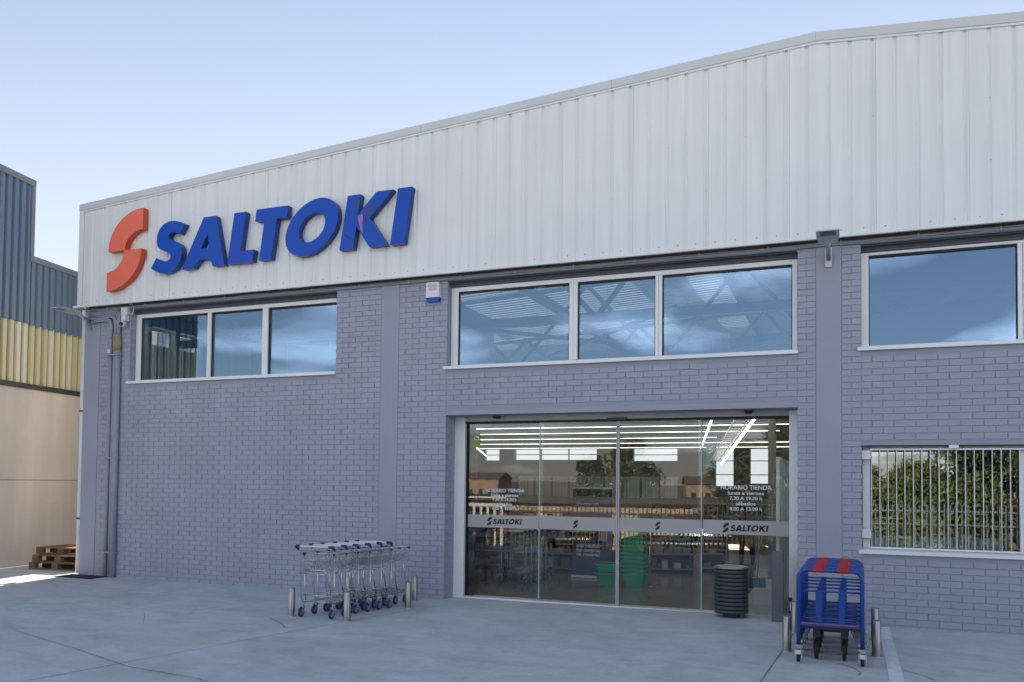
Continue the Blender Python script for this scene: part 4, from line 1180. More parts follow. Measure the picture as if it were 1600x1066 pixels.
# ------------------------------------------------------------------ shopping trolleys
def make_trolley(name, loc_, label, cat, group):
    """local: handle at y=0, basket towards +y, x centred"""
    t = thing(name, label, cat, loc_, 0, group)
    W = 0.265
    m = MB(); m.tube([(-W - 0.015, 0, 0.95), (W + 0.015, 0, 0.95)], 0.0135, 10)
    h = m.obj('handle', 'white_plastic', t)
    for s in (-1, 1):
        m = MB(); m.tube([(s * (W - 0.035), 0, 0.95), (s * (W + 0.02), 0, 0.95), (s * (W + 0.03), 0.01, 0.935), (s * (W + 0.02), 0.05, 0.90)], [0.019, 0.022, 0.02, 0.014], 10)
        m.obj('end_cap', 'trolley_blue', h)
    fr = MB()
    for s in (-1, 1):
        x = s * (W - 0.02)
        fr.tube([(x, 0.01, 0.945), (x, 0.05, 0.88), (x, 0.06, 0.83), (x, 0.06, 0.30), (x * 0.98, 0.08, 0.22), (x * 0.96, 0.12, 0.185), (x * 0.72, 0.74, 0.185)], 0.0095, 8)
        fr.tube([(x * .97, 0.11, 0.83), (x * .96, 0.14, 0.30), (x * .95, 0.16, 0.19)], 0.007, 6)
        fr.tube([(x * .74, 0.70, 0.19), (x * .80, 0.52, 0.64)], 0.0075, 6)
        fr.tube([(x, 0.06, 0.60), (x * .9, 0.22, 0.60)], 0.006, 6)
    fr.tube([(-W + 0.02, 0.06, 0.585), (W - 0.02, 0.06, 0.575)], 0.0075, 8)
    fr.tube([(-W * .72, 0.74, 0.185), (W * .72, 0.74, 0.185)], 0.0095, 8)
    fr.tube([(-W + 0.03, 0.10, 0.29), (W - 0.03, 0.10, 0.29)], 0.0065, 6)
    fr.obj('frame', 'chrome', t)
    b_ = MB()
    x0, x1 = W - 0.03, W * 0.74           # half width at the handle and at the nose
    y0, y1 = 0.07, 0.72
    zt0, zt1, zb0, zb1 = 0.86, 0.83, 0.63, 0.70
    def P(s, v, q):   # side wire point: v along, q height 0 bottom..1 top
        y = y0 + (y1 - y0) * v; xx = (x0 + (x1 - x0) * v) * (0.93 + 0.07 * q)
        return (s * xx, y, (zb0 + (zb1 - zb0) * v) * (1 - q) + (zt0 + (zt1 - zt0) * v) * q)
    for s in (-1, 1):
        b_.tube([P(s, 0, 1), P(s, 1, 1)], 0.0055, 6)
        for q in (0, 0.33, 0.66): b_.tube([P(s, 0, q), P(s, 1, q)], 0.0028, 4)
        for v in [k / 15 for k in range(16)]: b_.tube([P(s, v, 0), P(s, v, 1)], 0.0023, 4)
    for v in [k / 9 for k in range(10)]: b_.tube([P(-1, v, 0), P(1, v, 0)], 0.0024, 4)
    for k in range(9):
        u = -1 + 2 * k / 8
        a = Vector(P(1, 0, 0)); c2 = Vector(P(1, 1, 0)); d2 = Vector(P(1, 1, 1)); a2 = Vector(P(1, 0, 1))
        b_.tube([(u * a.x, a.y, a.z), (u * c2.x, c2.y, c2.z), (u * d2.x, d2.y, d2.z)], 0.0024, 4)
        b_.tube([(u * a2.x, a2.y + 0.005, a2.z), (u * a.x, a.y + 0.02, a.z)], 0.0024, 4)
    b_.tube([P(-1, 1, 1), P(1, 1, 1)], 0.0055, 6); b_.tube([P(-1, 0, 1), P(1, 0, 1)], 0.0055, 6)
    b_.tube([P(-1, 0, 0), P(1, 0, 0)], 0.0075, 6)
    for q in (.33, .66): b_.tube([P(-1, 1, q), P(1, 1, q)], .0028, 4); b_.tube([P(-1, 0, q), P(1, 0, q)], .0028, 4)
    bk = b_.obj('basket', 'chrome', t)
    for s in (-1, 1):
        for (v, q) in ((0.05, 0.92), (0.98, 1.0)):
            p = P(s, v, q); MB().box(p[0] - 0.014, p[0] + 0.014, p[1] - 0.02, p[1] + 0.02, p[2] - 0.012, p[2] + 0.014).obj('bumper', 'trolley_blue', bk)
    tr = MB()
    for k in range(7):
        u = -1 + 2 * k / 6; tr.tube([(u * (W - 0.04), 0.13, 0.205), (u * W * .7, 0.73, 0.20)], 0.004, 5)
    for k in range(4):
        v = k / 3; tr.tube([(-(W - 0.035) * (1 - .25 * v), 0.14 + 0.56 * v, 0.197), ((W - 0.035) * (1 - .25 * v), 0.14 + 0.56 * v, 0.197)], 0.004, 5)
    tr.obj('lower_tray', 'chrome', t)
    for (sx, y) in ((-1, 0.10), (1, 0.10), (-1, 0.68), (1, 0.68)):
        x = sx * (W - 0.025) * (1 if y < .3 else .74)
        cst = MB(); cst.tube([(x, y, 0.19), (x, y, 0.145)], 0.011, 8)
        cst.box(x - 0.026, x + 0.026, y - 0.022, y + 0.022, 0.137, 0.147)
        cst.obox((x - 0.026, y - 0.02, 0.139), (0.003, 0, 0), (0, 0.04, 0), (0, -0.03, -0.085)); cst.obox((x + 0.023, y - 0.02, 0.139), (0.003, 0, 0), (0, 0.04, 0), (0, -0.03, -0.085))
        co = cst.obj('caster', 'galvanised', t)
        wz, wy = 0.062, y - 0.032
        w_ = MB(); w_.lathe([(0.040, x - 0.014), (0.058, x - 0.014), (0.062, x - 0.007), (0.062, x + 0.007), (0.058, x + 0.014), (0.040, x + 0.014)], wy, wz, 20, 0, True, 'X')
        w_.lathe([(0.0, x - 0.012), (0.041, x - 0.0135)], wy, wz, 20, 1, False, 'X'); w_.lathe([(0.041, x + 0.0135), (0.0, x + 0.012)], wy, wz, 20, 1, False, 'X')
        w_.obj('wheel', ['trolley_blue', 'galvanised'], co)
    return t
TG = 'nested shopping trolleys by the wall'
ordn = ['first', 'second', 'third', 'fourth', 'fifth', 'sixth']
ty = [-2.36, -2.09, -1.85, -1.62, -1.40, -1.20]; tx = [-6.53, -6.51, -6.48, -6.43, -6.38, -6.33]
tr0 = make_trolley('shopping_trolley', (tx[0], ty[0], gz(tx[0], ty[0])), 'wire shopping trolley at the front of the nested row, beside two bollards', 'shopping trolley', TG)
for k in range(1, 6):
    dup(tr0, (tx[k], ty[k], gz(tx[k], ty[k])), R.uniform(-.012, .012), ('%s wire shopping trolley counted from the front of the nested row' % ordn[k]) if k < 5 else 'rearmost wire shopping trolley of the nested row, its basket nose sticking out near the wall')
# dark trolleys inside behind the left door pane
for k in range(5):
    dup(tr0, (-5.45 + 0.01 * k, 2.0 + 0.24 * k, TH), R.uniform(-.02, .02), '%s shopping trolley in the dim row inside behind the left pane of the entrance' % ordn[k])['group'] = 'shopping trolleys inside the shop'

# ------------------------------------------------------------------ blue platform trucks
def make_truck(loc_, label):
    t = thing('platform_truck', label, 'platform truck', loc_, 0, 'nested blue platform trucks')
    W, H = 0.302, 0.935
    rc = 0.085; r_ = 0.022
    def hoop(a, b_):
        pts = []
        return pts
    hp = [(-W, 0, 0.17), (-W, 0, H - rc)] + [(-W + rc - rc * c_(q), 0, H - rc + rc * s_(q)) for q in [PI / 2 * k / 6 for k in range(1, 7)]]
    hp += [(W - rc + rc * s_(q), 0, H - rc + rc * c_(q)) for q in [PI / 2 * k / 6 for k in range(0, 7)]] + [(W, 0, 0.17)]
    m = MB(); m.tube(hp, r_, 12); m.obj('push_bar', 'truck_blue', t)
    for xa in (-0.17, 0.07):
        m = MB(); m.tube([(xa, 0, H), (xa + 0.115, 0, H)], r_ + 0.0025, 12); m.obj('red_grip', 'truck_red', t)
    m = MB()
    for z in (0.72, 0.445): m.tube([(-W + 0.005, 0.012, z), (W - 0.005, 0.012, z)], 0.011, 8)
    for x in (-0.11, 0.11): m.box(x - 0.029, x + 0.029, -0.002, 0.010, 0.40, 0.735)
    m.obj('back_rest', 'truck_blue', t)
    m = MB(); m.box(-W + 0.015, W - 0.015, -0.01, 0.008, 0.365, 0.405); m.box(-W + 0.015, -W + 0.05, 0.009, 0.31, 0.37, 0.405); m.box(W - 0.05, W - 0.015, 0.009, 0.31, 0.37, 0.405)
    for y in (0.12, 0.23): m.box(-W + 0.051, W - 0.051, y, y + 0.05, 0.372, 0.40)
    d = m.obj('deck', 'truck_blue', t)
    m = MB(); m.box(-0.17, -0.10, 0.13, 0.27, 0.235, 0.366); m.box(0.10, 0.17, 0.13, 0.27, 0.235, 0.366); m.box(-0.099, 0.099, 0.22, 0.26, 0.28, 0.31); m.box(-W + 0.02, W - 0.02, 0.02, 0.045, 0.335, 0.3645); m.obj('chassis', 'nb_dark', d)
    MB().box(-W + 0.03, W - 0.03, -0.0125, -0.0102, 0.388, 0.396).obj('deck_edge_strip', 'truck_orange', d)
    for s in (-1, 1):
        m = MB(); m.obox((s * (W - 0.03) - 0.009, 0.0, 0.19), (0.018, 0, 0), (-s * 0.11, 0.30, 0.17), (0, 0.0, 0.022)); m.obj('brace', 'galvanised', t)
    for s in (-1, 1):
        x = s * W
        co = MB(); co.box(x - 0.045, x + 0.045, -0.05, 0.05, 0.155, 0.172); co.lathe([(0.034, 0.125), (0.034, 0.155)], x, 0, 14)
        co.obox((x - 0.036, -0.035, 0.13), (0.005, 0, 0), (0, 0.06, 0), (0, -0.02, -0.085)); co.obox((x + 0.031, -0.035, 0.13), (0.005, 0, 0), (0, 0.06, 0), (0, -0.02, -0.085))
        cso = co.obj('caster', 'galvanised', t)
        w_ = MB(); w_.lathe([(0.0, x - 0.016), (0.060, x - 0.016), (0.0655, x - 0.008), (0.0655, x + 0.008), (0.060, x + 0.016), (0.0, x + 0.016)], -0.025, 0.0655, 20, 0, True, 'X')
        w_.obj('wheel', 'black_rubber', cso)
        p = MB(); p.obox((x - 0.026, -0.115, 0.088), (0.052, 0, 0), (0, 0.05, 0.022), (0, -0.006, 0.016)); p.obj('brake_pedal', 'white_plastic', cso)
    for s in (-1, 1):
        x = s * 0.135
        w_ = MB(); w_.lathe([(0.0, x - 0.02), (0.088, x - 0.02), (0.098, x - 0.01), (0.098, x + 0.01), (0.088, x + 0.02), (0.0, x + 0.02)], 0.20, 0.099, 22, 0, True, 'X')
        w_.box(x - 0.03, x - 0.022, 0.17, 0.23, 0.10, 0.232); w_.box(x + 0.022, x + 0.03, 0.17, 0.23, 0.10, 0.232)
        w_.obj('centre_wheel', 'black_rubber', t)
    return t
px, pys = -0.125, [-2.62, -2.285, -1.95, -1.615, -1.28]
tk = make_truck((px, pys[0], gz(px, -2.6)), 'blue platform truck with red grips at the front of the nested row')
for k in range(1, 5):
    dup(tk, (px + 0.006 * k, pys[k], gz(px, -2)), 0, ['second blue platform truck from the front of the nested row', 'blue platform truck in the middle of the nested row', 'fourth blue platform truck from the front of the nested row', 'rearmost blue platform truck, nearest the brick wall'][k - 1])
# locking chain hanging at the right rear of the front truck
ch = MB()
for k in range(16):
    z = 0.40 - 0.021 * k; a = 0 if k % 2 else PI / 2
    pts = [(0.235 + 0.011 * c_(q) * c_(a) + 0.006 * math.sin(k), -2.52 + 0.011 * c_(q) * s_(a), z + 0.016 * s_(q)) for q in [2 * PI * i / 10 for i in range(11)]]
    ch.tube(pts, 0.0035, 5, 0, False)
tag(ch.obj('lock_chain', 'galvanised'), 'galvanised chain hanging at the right side of the front blue platform truck', 'chain')

# ------------------------------------------------------------------ inside the shop
fl = MB(); fl.box(XL + 0.25, XR - 0.25, 0.56, 17.99, -0.05, TH - 0.002)
structure(fl.obj('shop_floor', 'tile_floor'))
TLG = 'hanging tube lights inside the shop'
def tube_light(a, b_, label, r_=0.005):
    a, b_ = Vector(a), Vector(b_); mid = (a + b_) / 2
    t = thing('tube_light', label, 'light', mid, 0, TLG)
    m = MB(); m.tube([a - mid, b_ - mid], r_, 6); m.obj('tube', 'tube_glow', t)
    d = Vector((0, 0, 0.05)); m = MB(); m.tube([a - mid + d, b_ - mid + d], 0.012, 4)
    for k in range(3):
        q = (a - mid).lerp(b_ - mid, 0.15 + 0.35 * k); m.tube([q + d, q + Vector((0, 0, 1.75))], 0.004, 4)
    m.obj('housing', 'shelf_grey', t)
ends = [(-11.5, 6.0), (-12.2, 5.2), (-12.6, 3.5), (-11.8, 7.0), (-12.4, 6.0), (-12.6, 8.0), (-12.0, 9.0)]
for k, y in enumerate((5.6, 7.6, 10.0, 12.6, 15.6)):
    tube_light((ends[k][0], y, 3.05), (ends[k][1] - 6.5, y, 3.05), 'long tube light parallel to the shop front, %s row from the entrance' % ['first', 'second', 'third', 'fourth', 'fifth', 'sixth', 'seventh'][k])
tube_light((-1.98, 2.5, 3.10), (-4.02, 14.0, 2.96), 'tube light running into the shop near the right fixed pane', 0.022)
tube_light((-1.17, 2.0, 3.08), (-3.42, 14.0, 2.47), 'tube light running into the shop beside the ladder-like cable tray', 0.03)
tube_light((-7.14, 4.0, 2.62), (-12.0, 16.0, 2.78), 'tube light running into the shop along its left wall', 0.012)
tube_light((2.6, 3.0, 3.3), (2.6, 16.0, 3.3), 'tube light running into the shop right of the entrance', 0.025)
tube_light((-3.6, 3.4, 4.05), (-7.0, 3.4, 4.05), 'tube light hanging behind the window over the entrance', 0.016)
tube_light((-8.2, 2.6, 4.0), (-11.2, 2.6, 4.0), 'tube light hanging behind the upper left window', 0.016)
ct = thing('cable_tray', 'pale ladder-like cable tray hanging beside the tube light at the right', 'cable tray', (-2.48, 8, 2.82))
ct.rotation_euler = (-0.045, 0, 0.185)
m = MB()
for dx in (-0.12, 0.12): m.box(dx - 0.008, dx + 0.008, -6, 6, 0, 0.04)
m.obj('rail', 'white_plastic', ct)
m = MB()
for k in range(30): m.box(-0.111, 0.111, -5.9 + k * 0.4, -5.87 + k * 0.4, 0.01, 0.03)
m.obj('rung', 'white_plastic', ct)

# rolled-up curtains of white plastic strips above the shelves at the back
cu = thing('strip_curtain', 'row of pale plastic strip curtains hanging behind the left door panes', 'curtain', (-5.2, 6.6, TH))
for k in range(9):
    x = -1.9 + 0.42 * k
    m = MB()
    for q in range(5): m.box(x + 0.075 * q, x + 0.068 + 0.075 * q, 0.004 * (q % 2), 0.004 * (q % 2) + 0.003, 1.50, 1.92)
    m.box(x - 0.01, x + 0.385, -0.01, 0.02, 1.921, 1.97)
    m.obj('strip_panel', 'curtain_pale', cu)
m = MB(); m.box(-2.0, 2.0, 0.05, 0.10, 0, 0.95); m.box(-2.0, -1.95, 0.05, .1, .95, 2.0); m.box(1.95, 2.0, .05, .1, .95, 2.0); m.obj('counter_front', 'shelf_dark', cu)

# banner
bn_ = thing('roll_up_banner', 'dark blue roll-up banner with a burger picture and white lettering behind the second door pane', 'banner', (-4.47, 3.72, TH), 0.0)
MB().bbox(-0.40, 0.40, -0.06, 0.06, 0.0, 0.05, 0.01).obj('base', 'alu_white', bn_)
MB().box(-0.39, 0.39, -0.004, 0.0, 0.05, 1.70).obj('sheet', 'banner_blue', bn_)
MB().bbox(-0.40, 0.40, -0.012, 0.012, 1.70, 1.735, 0.003).obj('top_rail', 'alu_white', bn_)
m = MB()
add_text(m, 'Almuerzo con', -0.10, -0.0065, 1.395, 0.085, 0.46, 0.002, 0.15)
add_text(m, 'nosotros', -0.17, -0.0065, 1.30, 0.085, 0.32, 0.002, 0.15) if False else None
for k, s in enumerate(('tras realizar', 'tus compras', 'de material')):
    add_text(m, s, -0.07 - 0.005 * k, -0.0065, 0.585 - 0.082 * k, 0.088, 0.50 - 0.02 * k, 0.003, 0.15)
m.obj('lettering', 'print_white', bn_)
def ell(cx_, cz, rx, rz, n=24): return [(cx_ + rx * c_(2 * PI * k / n), cz + rz * s_(2 * PI * k / n)) for k in range(n)]
m = MB(); m.prism(arc(-0.16, 0.90, 0.21, 0.14, 0, PI, 16), -0.006, -0.0045, None, 0)
m.prism([(-0.38, 0.895), (0.06, 0.895), (0.07, 0.865), (0.0, 0.845), (-0.1, 0.86), (-0.2, 0.84), (-0.3, 0.86), (-0.39, 0.85)], -0.0075, -0.006, None, 1)
m.prism([(-0.36, 0.842), (0.04, 0.842), (0.03, 0.81), (-0.35, 0.81)], -0.0065, -0.0045, None, 2)
m.prism(arc(-0.16, 0.80, 0.20, 0.07, PI, 2 * PI, 16), -0.006, -0.0045, None, 0)
for k in range(5): m.box(0.14 + 0.036 * k, 0.14 + 0.036 * k + 0.018, -0.0065, -0.0045, 0.72, 1.0, mi=3)
for k in range(4): m.box(0.158 + 0.036 * k, 0.158 + 0.036 * k + 0.018, -0.006, -0.0045, 0.72, 0.99, mi=4)
m.obj('burger_print', ['print_bun', 'print_lettuce', 'print_meat', 'print_white', 'box_red'], bn_)

# green shopping baskets
def basket(loc_, label, rz=0.0):
    t = thing('shopping_basket', label, 'basket', loc_, rz, 'green plastic shopping baskets inside the entrance')
    m = MB(); n = len(m.v)
    def ring(hx, hy, z, r_=0.04):
        pts = []
        for (sx, sy, a0) in ((1, 1, 0), (-1, 1, PI / 2), (-1, -1, PI), (1, -1, 1.5 * PI)):
            for q in range(4):
                a = a0 + q / 3 * PI / 2; pts.append((sx * (hx - r_) + r_ * c_(a), sy * (hy - r_) + r_ * s_(a), z))
        return pts
    rings = [ring(0.150, 0.10, 0.0), ring(0.158, 0.108, 0.02), ring(0.190, 0.135, 0.195), ring(0.228, 0.168, 0.21), ring(0.228, 0.168, 0.24), ring(0.212, 0.152, 0.24), ring(0.154, 0.104, 0.02)]
    for r_ in rings: m.v += r_
    for i in range(len(rings) - 1):
        for k in range(16):
            a = i * 16 + k; b_ = i * 16 + (k + 1) % 16
            m.f.append((a, b_, b_ + 16, a + 16)); m.mi.append(0); m.smooth.append(False)
    m.f.append(tuple(range(15, -1, -1))); m.mi.append(0); m.smooth.append(False)
    m.f.append(tuple(96 + k for k in range(16))); m.mi.append(0); m.smooth.append(False)
    m.obj('tub', 'basket_green', t)
    m = MB(); m.tube([(-0.2, 0.0, 0.235), (-0.17, -0.12, 0.246), (0.17, -0.12, 0.246), (0.2, 0.0, 0.235)], 0.008, 6); m.obj('carry_handle', 'shelf_dark', t)
    return t
bs = basket((-3.42, 2.80, TH), 'bottom green basket of the tall stack by the chrome pole')
bo = ['second', 'third', 'fourth', 'fifth', 'sixth', 'seventh', 'eighth', 'ninth', 'tenth']
for k in range(1, 11):
    dup(bs, (-3.42 + R.uniform(-.004, .004), 2.80 + R.uniform(-.004, .004), TH + 0.072 * k), R.uniform(-.02, .02), ('%s green basket from the bottom of the tall stack by the chrome pole' % bo[k - 1]) if k < 10 else 'top green basket of the tall stack by the chrome pole')
dup(bs, (-3.88, 2.72, TH), 0.05, 'bottom green basket of the low pair left of the tall stack')
dup(bs, (-3.88, 2.72, TH + 0.16), 0.05, 'top green basket of the low pair left of the tall stack')
pl = thing('chrome_pole', 'slim chrome pole on a round foot right of the tall basket stack', 'pole', (-3.17, 2.88, TH))
m = MB(); m.tube([(0, 0, 0.008), (0, 0, 1.02)], 0.018, 12); m.obj('post', 'chrome', pl)
m = MB(); m.lathe([(0.0, 0.008), (0.06, 0.008), (0.065, 0)], 0, 0, 18); m.obj('foot', 'chrome', pl)

# shelving with cartons
def shelf(loc_, rz, n, label):
    t = thing('shelf_unit', label, 'shelf', loc_, rz, 'dark display shelves inside the shop')
    w_ = 0.42 * n
    m = MB(); m.box(0, w_, 0.36, 0.38, 0.0, 1.25); m.box(-0.02, 0.0, 0, 0.38, 0, 1.25); m.box(w_, w_ + 0.02, 0, 0.38, 0, 1.25); m.obj('carcass', 'shelf_dark', t)
    for k in range(4):
        z = 0.08 + k * 0.30
        s = MB(); s.box(0.001, w_ - 0.001, 0.0, 0.358, z, z + 0.025); so = s.obj('shelf_board', 'shelf_dark', t)
        MB().box(0.001, w_ - 0.001, -0.012, -0.001, z - 0.005, z + 0.03).obj('price_rail', 'shelf_grey', so)
        x = 0.02
        while x < w_ - 0.1:
            bw_ = R.uniform(0.06, 0.17); h = R.uniform(0.07, 0.2)
            if R.random() < 0.85 and x + bw_ < w_ - 0.01:
                MB().box(x, x + bw_, 0.03 + R.uniform(0, .03), 0.33, z + 0.0255, z + 0.025 + h).obj('carton', R.choice(['carton', 'box_white', 'box_red', 'carton', 'shelf_grey']), so)
            x += bw_ + 0.012
    return t
shelf((-3.62, 5.1, TH), 0.35, 2, 'dark shelf unit of cartons right behind the tall basket stack')
shelf((-2.70, 5.75, TH), 0.10, 1, 'narrow dark shelf unit just right of the wider one')
shelf((-7.55, 4.35, TH), 0.0, 6, 'dark shelf unit added to darken the view behind the indoor trolley row at the left')  # added shelf that darkens the pale floor view behind the trolleys
shelf((-8.6, 9.5, TH), 0.0, 6, 'long dark shelf unit deep in the shop at the left')
shelf((-5.2, 12.5, TH), 0.0, 5, 'dark shelf unit deep in the shop behind the banner')
# wire cage on the bright aisle
cg = thing('wire_cage', 'black framed wire cage standing on the bright aisle behind the litter bin', 'cage', (-2.78, 8.0, TH))
m = MB()
for (xa, za, xb, zb) in ((-.25, .05, .25, .05), (-.25, .85, .25, .85), (-.25, .05, -.25, .85), (.25, .05, .25, .85)): m.tube([(xa, 0, za), (xb, 0, zb)], 0.018, 6); m.tube([(xa, .5, za), (xb, .5, zb)], 0.018, 6)
m.obj('frame', 'shelf_dark', cg)
m = MB()
for k in range(11): m.tube([(-.25 + .05 * k, 0, .05), (-.25 + .05 * k, 0, .85)], 0.003, 4)
for k in range(9): m.tube([(-.25, 0, .05 + .1 * k), (.25, 0, .05 + .1 * k)], 0.003, 4)
m.obj('mesh', 'chrome', cg)
# hanging turquoise banner
hb = thing('hanging_banner', 'small turquoise hanging banner with a pale emblem', 'banner', (-3.72, 14, 3.1))
MB().box(-0.15, 0.15, 0, 0.01, -0.78, 0).obj('sheet', 'turquoise', hb)
m = MB(); kk = 0.16
m.prism([((a + 12.2) * kk, (b_ - 6.0) * kk - 0.2) for a, b_ in E1], -0.003, -0.001); m.prism([((a + 12.2) * kk, (b_ - 6.0) * kk - 0.2) for a, b_ in E2], -0.003, -0.001)
m.obj('emblem', 'print_white', hb)
m = MB(); m.tube([(-0.1, 0.005, 0), (-0.1, 0.005, 1.5)], 0.004, 4); m.tube([(0.1, 0.005, 0), (0.1, 0.005, 1.5)], 0.004, 4); m.obj('hanger', 'shelf_grey', hb)
# glazed lobby partition at the right
gp = thing('glass_partition', 'pale framed glass partition running into the shop at the right end of the entrance', 'partition', (-0.86, 0.7, TH))
m = MB()
for k in range(6): m.box(-0.025, 0.025, 0.0 + k * 0.62, 0.05 + k * 0.62, 0, 2.15)
m.obj('post', 'alu_white', gp)
m = MB(); m.box(-0.03, 0.03, 0, 3.2, 2.151, 2.21); m.obj('top_rail', 'alu_white', gp)
for k in range(5): MB().box(-0.004, 0.004, 0.051 + k * 0.62, 0.619 + k * 0.62, 0.05, 2.14).obj('pane', 'inner_glass', gp)
MB().box(0.25, 0.27, 0.0, 3.3, 0, 3.0).obj('backing_wall', 'partition_teal', gp)
# mop and dustpan
mp_ = thing('dustpan_set', 'teal long-handled dustpan and broom leaning by the partition', 'dustpan', (-1.42, 3.75, TH))
m = MB(); m.prism([(-0.14, 0), (0.14, 0), (0.12, 0.16), (-0.12, 0.16)], -0.10, 0.10); m.obj('pan', 'dust_teal', mp_)
m = MB(); m.tube([(0.0, 0.02, 0.16), (0.03, 0.05, 0.98)], 0.012, 8); m.tube([(-0.12, 0.0, 0.12), (0.16, 0.05, 1.2)], 0.012, 8); m.obj('handle', 'mop_grey', mp_)
# column and desk behind the barred window
cl = thing('steel_column', 'slim steel column standing by the partition behind the litter bin', 'column', (-1.28, 5.2, TH))
MB().box(-0.07, 0.07, -0.07, 0.07, 0.01, 4.6).obj('shaft', 'shelf_grey', cl); MB().box(-0.11, 0.11, -0.11, 0.11, 0, 0.0095).obj('base_plate', 'shelf_grey', cl)
dk = thing('office_desk', 'office desk with a pale teal privacy panel behind the barred window', 'desk', (1.2, 0.95, TH))
MB().box(-0.95, 0.72, 0, 0.8, 0.70, 0.73).obj('top', 'box_white', dk)
MB().box(-0.95, 0.72, -0.03, -0.005, 0.3, 1.13).obj('privacy_panel', 'partition_teal', dk)
for x in (-0.9, 0.65):
    MB().box(x, x + 0.05, 0.02, 0.75, 0, 0.699).obj('leg', 'shelf_grey', dk)
pr = MB(); pr.prism([(0.28, 0.0), (0.60, 0.0), (0.60, 0.10), (0.55, 0.20), (0.47, 0.27), (0.28, 0.30)], 0.15, 0.55)
prn = pr.obj('desk_screen', 'box_white'); prn.location = (1.2, 0.95, TH + 0.86)
tag(prn, 'pale curved desk machine seen through the bars on the office desk', 'machine')
sv = MB(); sv.box(0.30, 0.58, 0.2, 0.5, 0.0, 0.128)
svo = sv.obj('machine_stand', 'box_white'); svo.location = (1.2, 0.95, TH + 0.731); tag(svo, 'pale box carrying the curved machine on the office desk', 'box')
m = MB(); m.box(0.1, 0.13, 0.31, 5.6, 0, 5.3); m.box(0.13, 5.6, 5.6, 5.63, 0, 5.3); m.box(5.6, 5.63, 0.31, 5.63, 0, 5.3); m.box(0.131, 5.599, 0.36, 5.599, 5.25, 5.299)
m.obj('office_partition', 'interior_wall', shop)
m = MB(); m.box(-0.1 + 0.24, 5.59, 0.36, 5.59, 2.95, 3.0); m.obj('office_ceiling', 'interior_wall', shop)
m = MB(); m.box(XL + 0.26, -6.9, 4.5, 4.53, 3.0, 5.3); m.box(-6.93, -6.9, 0.31, 4.499, 3.0, 5.3); m.box(XL + 0.26, -6.931, 0.31, 4.499, 3.0, 3.05)  # unseen room added to darken the view through the upper left window
m.obj('added_room_partition', 'truss_steel', shop)
m = MB(); m.box(XL + 0.26, -6.931, 0.31, 4.499, 5.26, 5.30); m.obj('added_room_ceiling', 'truss_steel', shop)

